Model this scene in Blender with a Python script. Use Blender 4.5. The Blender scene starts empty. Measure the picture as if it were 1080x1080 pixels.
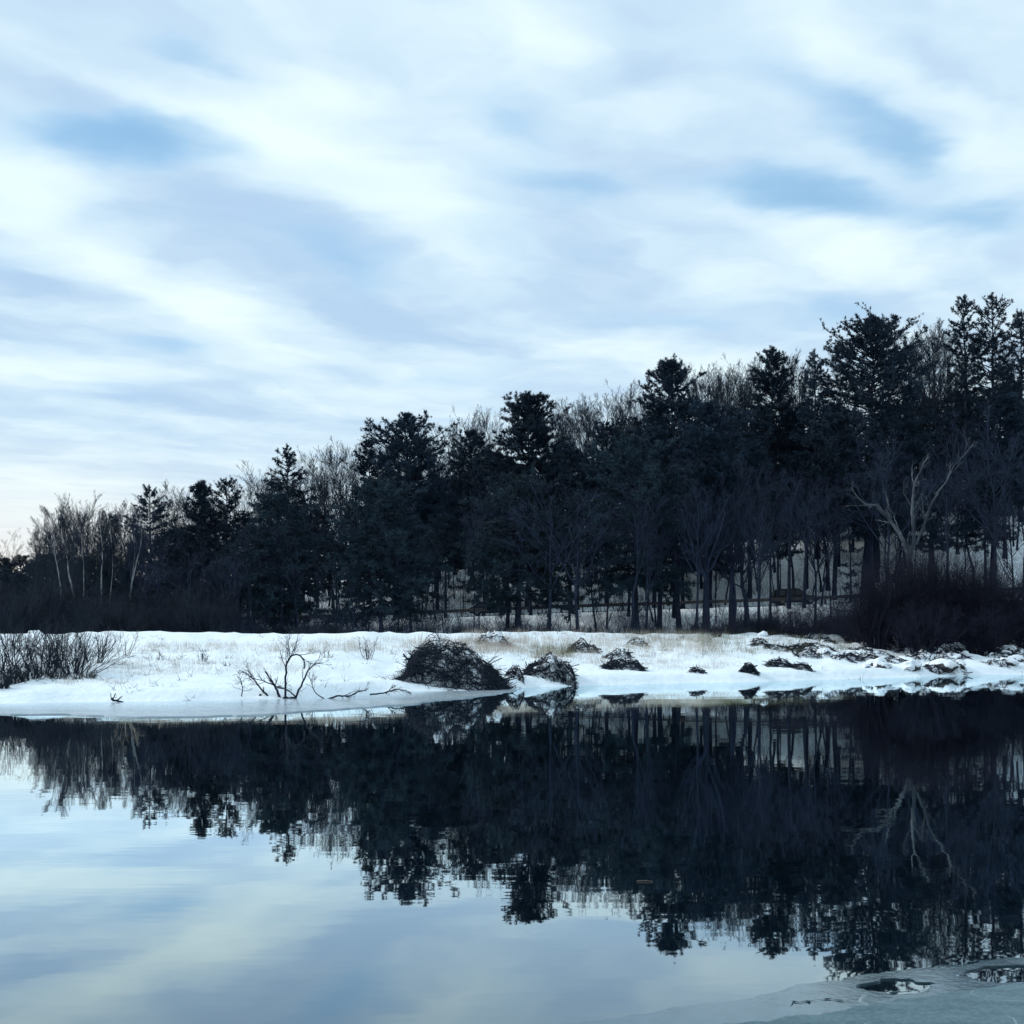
import bpy, math, random
import numpy as np

# ------------------------------------------------------------------ camera, sky, sun, exposure
F = 1272.0          # focal length in photo pixels (photo is 1080 x 1080)
HZ = 660.0          # horizon row
CAMH = 3.5          # metres above the water
scene = bpy.context.scene
col = scene.collection
cam_d = bpy.data.cameras.new('camera')
cam = bpy.data.objects.new('camera', cam_d)
col.objects.link(cam)
cam.location = (0, 0, CAMH)
cam.rotation_euler = (math.radians(90), 0, 0)
cam_d.sensor_width = 36.0
cam_d.lens = F / 1080 * 36.0
cam_d.shift_y = (HZ - 540) / 1080
cam_d.clip_start = 0.1
cam_d.clip_end = 20000
scene.camera = cam
scene.view_settings.view_transform = 'Standard'
scene.view_settings.look = 'None'
scene.view_settings.exposure = 0.0
scene.view_settings.gamma = 1.0
scene.view_settings.use_curve_mapping = False
scene.cycles.max_bounces = 6
scene.cycles.diffuse_bounces = 4
scene.cycles.glossy_bounces = 2
scene.cycles.transmission_bounces = 1
scene.cycles.caustics_reflective = False
scene.cycles.debug_use_spatial_splits = True
scene.cycles.adaptive_threshold = 0.02

SUN_EL, SUN_AZ = math.radians(32), math.radians(-78)      # azimuth measured from +Y, negative = left
world = bpy.data.worlds.new('World')
scene.world = world
world.use_nodes = True
wt = world.node_tree
wt.nodes.clear()


class NT:
    """small helper for node trees"""
    def __init__(self, t):
        self.t = t

    def n(self, typ, **kw):
        nd = self.t.nodes.new(typ)
        for k, v in kw.items():
            if k.startswith('i_'):
                key = k[2:]
                key = int(key) if key.isdigit() else key.replace('_', ' ')
                self.put(nd.inputs[key], v)
            else:
                setattr(nd, k, v)
        return nd

    def put(self, sock, v):
        if isinstance(v, bpy.types.NodeSocket):
            self.t.links.new(v, sock)
        else:
            sock.default_value = v

    def math(self, op, a, b=0.0, c=None, clamp=False):
        nd = self.t.nodes.new('ShaderNodeMath')
        nd.operation = op
        nd.use_clamp = clamp
        self.put(nd.inputs[0], a)
        self.put(nd.inputs[1], b)
        if c is not None:
            self.put(nd.inputs[2], c)
        return nd.outputs[0]

    def vmath(self, op, a, b=(0, 0, 0)):
        nd = self.t.nodes.new('ShaderNodeVectorMath')
        nd.operation = op
        self.put(nd.inputs[0], a)
        self.put(nd.inputs[1], b)
        return nd.outputs['Value'] if op in ('LENGTH', 'DOT_PRODUCT') else nd.outputs['Vector']

    def noise(self, vec, scale, detail=3.0, rough=0.5, color=False):
        nd = self.t.nodes.new('ShaderNodeTexNoise')
        self.put(nd.inputs['Vector'], vec)
        nd.inputs['Scale'].default_value = scale
        nd.inputs['Detail'].default_value = detail
        nd.inputs['Roughness'].default_value = rough
        return nd.outputs['Color' if color else 'Fac']

    def rng(self, v, a, b, c=0.0, d=1.0, smooth=True):
        nd = self.t.nodes.new('ShaderNodeMapRange')
        nd.interpolation_type = 'SMOOTHSTEP' if smooth else 'LINEAR'
        self.put(nd.inputs[0], v)
        for i, q in enumerate((a, b, c, d)):
            nd.inputs[i + 1].default_value = q
        return nd.outputs[0]

    def mix(self, fac, a, b):
        nd = self.t.nodes.new('ShaderNodeMix')
        nd.data_type = 'RGBA'
        self.put(nd.inputs[0], fac)
        self.put(nd.inputs[6], a)
        self.put(nd.inputs[7], b)
        return nd.outputs[2]

    def scale(self, vec, s):
        return self.vmath('MULTIPLY', vec, s)


def build_sky():
    w = NT(wt)
    sky = w.n('ShaderNodeTexSky')
    sky.sky_type = 'NISHITA'
    sky.sun_disc = False
    sky.sun_elevation = SUN_EL
    sky.sun_rotation = SUN_AZ
    sky.altitude = 50
    sky.air_density = 1.0
    sky.dust_density = 0.6
    sky.ozone_density = 1.5
    bg1 = w.n('ShaderNodeBackground', i_Color=sky.outputs[0], i_Strength=0.13)
    d = w.n('ShaderNodeTexCoord').outputs['Generated']
    sp = w.n('ShaderNodeSeparateXYZ', i_0=d)
    # a flat cloud layer: direction projected on a plane overhead
    zz = w.math('ADD', w.math('MAXIMUM', sp.outputs[2], 0.0), 0.035)
    u = w.math('DIVIDE', sp.outputs[0], zz)
    v = w.math('DIVIDE', sp.outputs[1], zz)
    uv = w.n('ShaderNodeCombineXYZ', i_0=u, i_1=v, i_2=0.0).outputs[0]
    warp = w.vmath('SUBTRACT', w.noise(uv, 1.1, 2.0, 0.5, True), (0.5, 0.5, 0.5))
    uvw = w.vmath('ADD', uv, w.scale(warp, (0.40, 0.55, 0)))
    warp2 = w.vmath('SUBTRACT', w.noise(uv, 4.5, 3.0, 0.55, True), (0.5, 0.5, 0.5))
    uvw = w.vmath('ADD', uvw, w.scale(warp2, (0.16, 0.26, 0)))

    def frame(vec, loc, ang, sx, sy):
        m = w.n('ShaderNodeMapping', i_Vector=vec)
        m.vector_type = 'TEXTURE'
        m.inputs['Location'].default_value = loc
        m.inputs['Rotation'].default_value = (0, 0, ang)
        m.inputs['Scale'].default_value = (sx, sy, 1)
        return m.outputs[0]
    BAND = math.radians(42)          # the cloud rolls run this way over the land
    n1 = w.noise(frame(uvw, (0.3, 0.1, 0), BAND, 1.15, 0.9), 1.8, 3.0, 0.5)
    n2 = w.noise(frame(uvw, (2.3, 1.1, 0), BAND, 1.2, 0.85), 4.0, 3.5, 0.55)
    n3 = w.noise(frame(uvw, (5.3, 3.1, 0), BAND, 1.5, 1.0), 1.9, 2.0, 0.45)
    bright = w.math('ADD', w.math('MULTIPLY', n1, 0.8), w.math('MULTIPLY', n2, 0.5))
    blue = w.math('ADD', w.math('MULTIPLY', n3, 0.75), w.math('MULTIPLY', n2, 0.2))

    def blob(field, px, py, ln, wd, tilt, amp):
        """one roll or gap of the cloud sheet: seen at (px, py), half length and width in photo pixels"""
        def plane(x, y):
            k = (HZ - y) + 0.035 * F
            return np.array(((x - 540) / k, F / k))
        c = plane(px, py)
        t = math.radians(tilt * 1.3)
        ln, wd, amp = ln * 0.8, wd * 1.2, amp * 0.95
        e = plane(px + ln * math.cos(t), py + ln * math.sin(t)) - c
        ang = math.atan2(e[1], e[0])
        g = plane(px - wd * math.sin(t), py + wd * math.cos(t)) - c
        wid = abs(-math.sin(ang) * g[0] + math.cos(ang) * g[1])
        q = frame(uvw, (c[0], c[1], 0), ang, float(np.linalg.norm(e)), wid)
        return w.math('ADD', field, w.rng(w.vmath('LENGTH', q), 0.0, 1.0, amp, 0.0))
    for b in [(270, 120, 170, 70, 24, .40), (450, 225, 190, 62, 26, .40), (25, 185, 150, 75, 20, .42), (210, 325, 190, 34, 22, .38),
              (90, 265, 140, 30, 18, .28), (50, 385, 220, 22, 6, .26), (900, 50, 260, 55, 20, .30), (700, 120, 150, 45, 20, .16),
              (1060, 165, 110, 60, 20, .26), (880, 265, 210, 34, 16, .28), (20, 520, 200, 34, 3, .3), (560, 15, 150, 40, 20, .24),
              (760, 385, 200, 26, 6, .2), (460, 395, 200, 20, 5, .2), (300, 55, 170, 40, 12, .22), (620, 350, 160, 22, 8, .14)]:
        bright = blob(bright, *b)
    for b in [(70, 95, 150, 30, 16, -.34), (310, 275, 240, 60, 24, -.34), (70, 300, 160, 20, 14, -.22), (620, 290, 240, 50, 18, -.32),
              (660, 70, 170, 40, 18, -.2), (180, 425, 240, 18, 4, -.18), (980, 60, 150, 30, 16, -.2), (420, 345, 170, 22, 10, -.2), (900, 330, 220, 24, 8, -.16)]:
        bright = blob(bright, *b)
    for b in [(165, 140, 130, 62, 22, .60), (170, 25, 130, 36, 14, .36), (830, 208, 170, 40, 14, .46), (900, 135, 230, 44, 22, .42),
              (545, 110, 120, 50, 30, .34), (600, 190, 150, 36, 20, .24), (350, 275, 150, 45, 26, .28), (1010, 240, 150, 32, 16, .3),
              (175, 362, 100, 20, 8, .32), (880, 325, 190, 26, 6, .28), (640, 330, 170, 22, 6, .16)]:
        blue = blob(blue, *b)
    f = w.rng(bright, 0.28, 1.12)
    cr = w.n('ShaderNodeValToRGB', i_Fac=f)
    e = cr.color_ramp.elements
    e[0].position, e[0].color = 0.0, (0.45, 0.63, 0.84, 1)
    e[1].position, e[1].color = 1.0, (0.84, 0.99, 1.02, 1)
    m = e.new(0.45); m.color = (0.62, 0.795, 0.93, 1)
    # thin veil towards the horizon
    hz = w.rng(sp.outputs[2], 0.0, 0.22, 1.0, 0.0)
    colr = w.mix(w.math('MULTIPLY', hz, 0.55), cr.outputs[0], (0.70, 0.845, 0.92, 1))
    veil = w.math('MULTIPLY', w.rng(blue, 0.48, 1.04, 0.0, 0.86), w.rng(sp.outputs[2], 0.05, 0.2))
    colr = w.mix(veil, colr, (0.25, 0.54, 0.85, 1))
    low = w.math('MULTIPLY', w.rng(sp.outputs[2], 0.015, 0.16, 1.0, 0.0), w.rng(w.vmath('DOT_PRODUCT', d, (-0.46, 0.888, 0.0)), 0.93, 1.0, 0.0, 0.8))
    colr = w.mix(low, colr, (0.98, 0.92, 0.84, 1))      # pale light low in the sky on the side of the sun
    bg2 = w.n('ShaderNodeBackground', i_Color=colr, i_Strength=1.06)
    hole = w.rng(blue, 0.6, 1.1, 0.0, 0.35)
    hole = w.math('MULTIPLY', hole, w.rng(sp.outputs[2], 0.05, 0.2))
    cover = w.math('SUBTRACT', 1.0, hole, clamp=True)
    ms = w.n('ShaderNodeMixShader', i_0=cover, i_1=bg1.outputs[0], i_2=bg2.outputs[0])
    w.n('ShaderNodeOutputWorld', i_Surface=ms.outputs[0])


build_sky()
sun_d = bpy.data.lights.new('sun', 'SUN')
sun_d.energy = 2.0
sun_d.angle = math.radians(14)
sun_d.color = (1.0, 0.975, 0.94)
sun = bpy.data.objects.new('sun', sun_d)
col.objects.link(sun)
sun.location = (-60, 40, 60)
sun.rotation_euler = (math.radians(90) - SUN_EL, 0, math.pi - SUN_AZ)   # rotated about Z so light comes from azimuth


# ------------------------------------------------------------------ helpers
RNG = np.random.default_rng(7)


def at(px, py, Y):
    return np.array(((px - 540) / F * Y, Y, CAMH + (HZ - py) / F * Y))


def mesh_np(name, V, faces, mat=None, smooth=False):
    """faces: list of int arrays (n,3) or (n,4)"""
    me = bpy.data.meshes.new(name)
    V = np.asarray(V, np.float32)
    faces = [np.asarray(f, np.int32) for f in faces if len(f)]
    me.vertices.add(len(V))
    me.vertices.foreach_set('co', V.ravel())
    loops = np.concatenate([f.ravel() for f in faces])
    tot = np.concatenate([np.full(len(f), f.shape[1], np.int32) for f in faces])
    start = np.concatenate([[0], np.cumsum(tot)[:-1]]).astype(np.int32)
    me.loops.add(len(loops))
    me.loops.foreach_set('vertex_index', loops)
    me.polygons.add(len(tot))
    me.polygons.foreach_set('loop_start', start)
    me.polygons.foreach_set('loop_total', tot)
    if smooth:
        me.polygons.foreach_set('use_smooth', np.ones(len(tot), bool))
    me.update(calc_edges=True)
    if mat:
        me.materials.append(mat)
    return me


class MB:
    """collects geometry for one mesh"""
    def __init__(self):
        self.V, self.F3, self.F4, self.n = [], [], [], 0

    def add(self, V, f3=None, f4=None):
        V = np.asarray(V, float).reshape(-1, 3)
        if f3 is not None and len(f3):
            self.F3.append(np.asarray(f3) + self.n)
        if f4 is not None and len(f4):
            self.F4.append(np.asarray(f4) + self.n)
        self.V.append(V)
        self.n += len(V)

    def box(self, c, s, rz=0.0):
        c = np.asarray(c, float); s = np.asarray(s, float) / 2
        q = np.array([(x, y, z) for x in (-1, 1) for y in (-1, 1) for z in (-1, 1)], float) * s
        ca, sa = math.cos(rz), math.sin(rz)
        q = np.stack([q[:, 0] * ca - q[:, 1] * sa, q[:, 0] * sa + q[:, 1] * ca, q[:, 2]], 1) + c
        self.add(q, f4=[(0, 1, 3, 2), (4, 6, 7, 5), (0, 4, 5, 1), (2, 3, 7, 6), (0, 2, 6, 4), (1, 5, 7, 3)])

    def tubes(self, P, R, k=3):
        """P (n,m,3) polylines, R (n,m) radii -> welded k-sided tubes"""
        n, m, _ = P.shape
        T = np.empty_like(P)
        T[:, 1:-1] = P[:, 2:] - P[:, :-2]
        T[:, 0] = P[:, 1] - P[:, 0]
        T[:, -1] = P[:, -1] - P[:, -2]
        T /= np.linalg.norm(T, axis=2, keepdims=True) + 1e-9
        ref = np.where(np.abs(T[:, :1, 2:3]) > 0.9, np.array([1.0, 0.2, 0]), np.array([0.1, 0, 1.0]))
        A = np.cross(T, np.broadcast_to(ref, T.shape))
        A /= np.linalg.norm(A, axis=2, keepdims=True) + 1e-9
        B = np.cross(T, A)
        ang = np.arange(k) * 2 * math.pi / k
        ring = A[:, :, None, :] * np.cos(ang)[None, None, :, None] + B[:, :, None, :] * np.sin(ang)[None, None, :, None]
        V = P[:, :, None, :] + ring * R[:, :, None, None]
        idx = np.arange(n * m * k).reshape(n, m, k)
        a = idx[:, :-1, :]; b = idx[:, 1:, :]
        f = np.stack([a, np.roll(a, -1, 2), np.roll(b, -1, 2), b], -1).reshape(-1, 4)
        self.add(V.reshape(-1, 3), f4=f)

    def blades(self, P, D, L, W, rng, droop=0.0):
        """thin triangles from P along D"""
        n = len(P)
        side = np.cross(D, rng.normal(size=(n, 3)))
        side /= np.linalg.norm(side, axis=1, keepdims=True) + 1e-9
        W = np.asarray(W).reshape(-1, 1); L = np.asarray(L).reshape(-1, 1)
        tip = P + D * L
        tip[:, 2] -= droop * L[:, 0]
        V = np.stack([P - side * W / 2, P + side * W / 2, tip], 1).reshape(-1, 3)
        self.add(V, f3=np.arange(n * 3).reshape(n, 3))

    def mesh(self, name, mat, smooth=False):
        return mesh_np(name, np.concatenate(self.V), ([np.concatenate(self.F3)] if self.F3 else []) + ([np.concatenate(self.F4)] if self.F4 else []), mat, smooth)


def obj(name, me, parent=None, loc=None):
    o = bpy.data.objects.new(name, me)
    col.objects.link(o)
    if parent is not None:
        o.parent = parent
    if loc is not None:
        o.location = loc
    return o


def tag(o, label=None, cat=None, group=None, kind=None):
    if label: o['label'] = label
    if cat: o['category'] = cat
    if group: o['group'] = group
    if kind: o['kind'] = kind
    return o


def thing(name, label, cat, loc, group=None, rz=0.0, s=(1, 1, 1)):
    o = obj(name, None)
    o.location = loc
    o.rotation_euler = (0, 0, rz)
    o.scale = s
    o.empty_display_size = 0.2
    return tag(o, label, cat, group)


def norm(a):
    return a / (np.linalg.norm(a, axis=-1, keepdims=True) + 1e-9)


def kids(rng, P, R, c, smin, smax, ratio, ang, up, wob, m, rr=0.6, tip=0.25, flat=0.0):
    n, m0, _ = P.shape
    idx = np.repeat(np.arange(n), c)
    N = len(idx)
    s = rng.uniform(smin, smax, N)
    f = np.clip(s * (m0 - 1), 0, m0 - 1.001)
    i = f.astype(int)
    t = (f - i)[:, None]
    p0, p1 = P[idx, i], P[idx, i + 1]
    pos = p0 * (1 - t) + p1 * t
    d = norm(p1 - p0)
    r = R[idx, i] * (1 - t[:, 0]) + R[idx, i + 1] * t[:, 0]
    Lp = np.linalg.norm(np.diff(P, axis=1), axis=2).sum(1)[idx]
    perp = np.cross(d, rng.normal(size=(N, 3)))
    perp[:, 2] *= (1 - flat)
    perp = norm(perp)
    a = (ang * rng.uniform(0.65, 1.3, N))[:, None]
    d = norm(d * np.cos(a) + perp * np.sin(a))
    L = Lp * ratio * rng.uniform(0.6, 1.25, N) * (1.2 - 0.7 * s)
    return run(rng, pos, d, L, m, up, wob, r * rr, r * rr * tip)


def run(rng, pos, d, L, m, up, wob, r0, r1):
    N = len(pos)
    Q = np.empty((N, m, 3)); Q[:, 0] = pos
    for k in range(1, m):
        Q[:, k] = Q[:, k - 1] + d * (L / (m - 1))[:, None]
        d = d + rng.normal(size=(N, 3)) * wob
        d[:, 2] += up
        d = norm(d)
    w = np.linspace(0, 1, m)[None, :]
    return Q, np.asarray(r0)[:, None] * (1 - w) + np.asarray(r1)[:, None] * w


def hash2(ix, iy, seed):
    h = (ix.astype(np.int64) * 374761393 + iy.astype(np.int64) * 668265263 + seed * 1442695041) & 0xFFFFFFFF
    h = ((h ^ (h >> 13)) * 1274126177) & 0xFFFFFFFF
    return ((h ^ (h >> 16)) & 0xFFFF) / 65535.0


def vnoise(x, y, seed=0):
    ix, iy = np.floor(x), np.floor(y)
    fx, fy = x - ix, y - iy
    fx, fy = fx * fx * (3 - 2 * fx), fy * fy * (3 - 2 * fy)
    a, b = hash2(ix, iy, seed), hash2(ix + 1, iy, seed)
    c, d = hash2(ix, iy + 1, seed), hash2(ix + 1, iy + 1, seed)
    return (a * (1 - fx) + b * fx) * (1 - fy) + (c * (1 - fx) + d * fx) * fy - 0.5


def fbm(x, y, seed=0, o=3):
    r, s, a = 0, 1.0, 1.0
    for k in range(o):
        r = r + a * vnoise(x * s, y * s, seed + k)
        s *= 2.1; a *= 0.5
    return r


# ------------------------------------------------------------------ the lie of the land
def sst(a, b, x):
    t = np.clip((x - a) / (b - a), 0, 1)
    return t * t * (3 - 2 * t)


SH_PX = [(0, 743), (150, 741), (300, 738), (400, 731), (500, 729), (560, 725), (700, 721), (770, 720), (900, 716), (1000, 713), (1080, 711)]
_sx = [-400, -60] + [(px - 540) / F * (CAMH * F / (py - HZ)) for px, py in SH_PX] + [60, 400]
_sy = [60, 53] + [CAMH * F / (py - HZ) for px, py in SH_PX] + [93, 140]


def shore(x):
    return np.interp(x, _sx, _sy) + 0.5 * vnoise(np.asarray(x) * 0.45, np.zeros_like(x, dtype=float), 3) + 0.25 * vnoise(np.asarray(x) * 1.7, np.zeros_like(x, dtype=float), 5)


RX = [-400, -60, -22, 6, 28, 36, 50, 90, 400]
RZ = [2.9, 3.1, 3.7, 4.85, 5.55, 5.95, 6.55, 7.6, 9.0]
ROAD_Y0, ROAD_Y1 = 119.0, 126.0


def road_z(x):
    return np.interp(x, RX, RZ)


def ground(x, y):
    x = np.asarray(x, float); y = np.asarray(y, float)
    x, y = np.broadcast_arrays(x, y)
    s = shore(x)
    t = y - s
    lip = np.where(t < 0, 0.30 * t, 0.0)
    lip = np.maximum(lip, -2.0)
    crest_t = np.interp(x, [-30, -10, 10, 35], [31, 28, 28, 17])
    q = np.clip(t / crest_t, 0, 1)
    hcrest = np.interp(x, [-40, -20, 0, 15, 25, 40], [3.0, 2.97, 2.95, 2.85, 2.7, 2.5])
    h = 0.40 * sst(0, 1.4, t) + (hcrest - 0.40) * (q ** 0.9)
    # a slight hollow behind the crest, then the road embankment
    h = h - 0.55 * sst(0, 9, t - crest_t - 1.0) * sst(ROAD_Y0 - 2, ROAD_Y0 - 9, y)
    rz = road_z(x)
    e = sst(ROAD_Y0 - 8.5, ROAD_Y0 - 0.6, y)
    h = np.where(t > 0, h * (1 - e) + (rz - 0.05) * e, lip)
    slope = np.interp(x, [-400, -60, -25, 6, 36, 60, 400], [0.0, 0.01, 0.12, 0.27, 0.40, 0.42, 0.35])
    up = np.clip(y - ROAD_Y1 - 0.5, 0, 48)
    up2 = np.clip(y - ROAD_Y1 - 48, 0, 60)
    h = h + np.where(y > ROAD_Y1, slope * (up + 0.12 * up2 + 0.6 * (np.exp(-up / 2.0) - 1)), 0)
    amp = sst(0.3, 4, t) * (1 - sst(ROAD_Y0 - 1.5, ROAD_Y0 - .2, y) * (1 - sst(ROAD_Y1, ROAD_Y1 + 3, y)))
    h = h + amp * (0.22 * fbm(x * 0.28, y * 0.2, 11) + 0.17 * fbm(x * 1.1, y * 0.7, 21, 3))
    # rougher, hummocky ground under the brush on the right
    rough = sst(16, 26, x) * sst(1.0, 5, t) * sst(118, 108, y)
    h = h + rough * (0.45 * fbm(x * 0.8, y * 0.6, 31, 3))
    # bank under the camera
    nb = sst(8.6, 0.5, y)
    near = -0.35 + nb * 2.25 + 0.1 * fbm(x * 0.5, y * 0.5, 41) * nb
    return np.where(y < 25, np.maximum(near, -2.0 * sst(7.0, 16, y)) - 1.2 * sst(8, 16, y), h)


def gz(x, y):
    return float(ground(np.array([x]), np.array([y]))[0])


# ------------------------------------------------------------------ materials
def mat_base(name):
    m = bpy.data.materials.new(name)
    m.use_nodes = True
    m.node_tree.nodes.clear()
    return m, NT(m.node_tree)


def simple(name, c1, c2, rough=0.8, scale=3.0, rand=0.0, spec=0.3, bump=0.0, detail=4.0, metal=0.0):
    m, w = mat_base(name)
    tc = w.n('ShaderNodeTexCoord').outputs['Object']
    n = w.noise(tc, scale, detail, 0.6)
    f = w.rng(n, 0.32, 0.68)
    c = w.mix(f, (*c1, 1), (*c2, 1))
    if rand:
        oi = w.n('ShaderNodeObjectInfo').outputs['Random']
        hs = w.n('ShaderNodeHueSaturation', i_Color=c)
        w.put(hs.inputs['Value'], w.rng(oi, 0, 1, 1 - rand, 1 + rand, False))
        c = hs.outputs[0]
    p = w.n('ShaderNodeBsdfPrincipled', i_Base_Color=c, i_Roughness=rough)
    p.inputs['Specular IOR Level'].default_value = spec
    p.inputs['Metallic'].default_value = metal
    if bump:
        b = w.n('ShaderNodeBump', i_Height=w.noise(tc, scale * 3, 4, 0.6), i_Strength=bump, i_Distance=0.05)
        w.put(p.inputs['Normal'], b.outputs[0])
    w.n('ShaderNodeOutputMaterial', i_Surface=p.outputs[0])
    return m


def snow_mat():
    m, w = mat_base('snow_ground')
    tc = w.n('ShaderNodeTexCoord').outputs['Object']
    sp = w.n('ShaderNodeSeparateXYZ', i_0=tc)
    n = w.noise(tc, 0.35, 4, 0.55)
    snow = w.mix(n, (0.85, 0.925, 0.96, 1), (0.89, 0.95, 0.975, 1))
    # leaf litter and twigs poking through under the wood
    lit = w.rng(w.noise(tc, 1.6, 5, 0.7), 0.50, 0.60)
    wood = w.rng(w.math('ADD', sp.outputs[1], w.math('MULTIPLY', w.noise(tc, 0.2, 2), 12)), 104, 114)
    f = w.math('MULTIPLY', lit, w.math('MULTIPLY', wood, 0.2))
    c = w.mix(f, snow, (0.06, 0.055, 0.05, 1))
    # bare wet mud below the water line
    mud = w.rng(sp.outputs[2], -0.12, 0.02, 1.0, 0.0)
    c = w.mix(mud, c, (0.05, 0.05, 0.045, 1))
    p = w.n('ShaderNodeBsdfPrincipled', i_Base_Color=c, i_Roughness=0.75)
    p.inputs['Specular IOR Level'].default_value = 0.2
    b = w.n('ShaderNodeBump', i_Height=w.noise(tc, 2.2, 6, 0.6), i_Strength=0.7, i_Distance=0.16)
    w.put(p.inputs['Normal'], b.outputs[0])
    w.n('ShaderNodeOutputMaterial', i_Surface=p.outputs[0])
    return m


def water_mat():
    m, w = mat_base('river_water')
    tc = w.n('ShaderNodeTexCoord').outputs['Object']
    n1 = w.noise(w.scale(tc, (0.55, 1.5, 1)), 1.0, 2.0, 0.5)
    n2 = w.noise(w.scale(tc, (0.10, 0.22, 1)), 1.0, 2.0, 0.5)
    hgt = w.math('ADD', w.math('MULTIPLY', n1, 0.25), n2)
    b = w.n('ShaderNodeBump', i_Height=hgt, i_Strength=0.06, i_Distance=0.10)
    fr = w.n('ShaderNodeFresnel', i_IOR=1.33, i_Normal=b.outputs[0]).outputs[0]
    fac = w.rng(fr, 0.04, 0.38, 0.13, 0.96, False)
    g = w.n('ShaderNodeBsdfGlossy', i_Color=(0.86, 0.965, 1.0, 1), i_Roughness=0.015, i_Normal=b.outputs[0])
    dd = w.n('ShaderNodeBsdfDiffuse', i_Color=(0.002, 0.007, 0.012, 1))
    ms = w.n('ShaderNodeMixShader', i_0=fac, i_1=dd.outputs[0], i_2=g.outputs[0])
    w.n('ShaderNodeOutputMaterial', i_Surface=ms.outputs[0])
    return m


def ice_mat(name, c1, c2, rough, gloss, scale):
    m, w = mat_base(name)
    tc = w.n('ShaderNodeTexCoord').outputs['Object']
    f = w.math('ADD', w.math('MULTIPLY', w.noise(tc, scale, 6, 0.7), 0.6), w.math('MULTIPLY', w.noise(w.scale(tc, (0.5, 2, 1)), scale * 0.12, 4, 0.6), 0.4))
    c = w.mix(w.rng(f, 0.35, 0.65), (*c1, 1), (*c2, 1))
    vo = w.n('ShaderNodeTexVoronoi', i_Vector=w.vmath('ADD', tc, w.scale(w.noise(tc, 1.5, 3, 0.6, True), (0.6, 0.6, 0))), i_Scale=scale * 0.11)
    vo.feature = 'DISTANCE_TO_EDGE'
    crack = w.math('MULTIPLY', w.rng(vo.outputs['Distance'], 0.0, 0.022, 1.0, 0.0), w.rng(w.noise(tc, 0.9, 2), 0.48, 0.62))
    c = w.mix(w.math('MULTIPLY', crack, 0.5), c, (0.45, 0.56, 0.58, 1))
    spk = w.rng(w.noise(tc, scale * 3.2, 3, 0.7), 0.60, 0.72, 0.0, 0.55)
    c = w.mix(spk, c, (c2[0] * 1.9, c2[1] * 1.7, c2[2] * 1.7, 1))
    b = w.n('ShaderNodeBump', i_Height=f, i_Strength=0.35, i_Distance=0.01)
    df = w.n('ShaderNodeBsdfDiffuse', i_Color=c, i_Normal=b.outputs[0])
    g = w.n('ShaderNodeBsdfGlossy', i_Color=(0.9, 0.96, 1, 1), i_Roughness=rough, i_Normal=b.outputs[0])
    fr = w.n('ShaderNodeFresnel', i_IOR=1.31).outputs[0]
    fac = w.math('MULTIPLY', fr, gloss, clamp=True)
    ms = w.n('ShaderNodeMixShader', i_0=fac, i_1=df.outputs[0], i_2=g.outputs[0])
    w.n('ShaderNodeOutputMaterial', i_Surface=ms.outputs[0])
    return m


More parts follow.
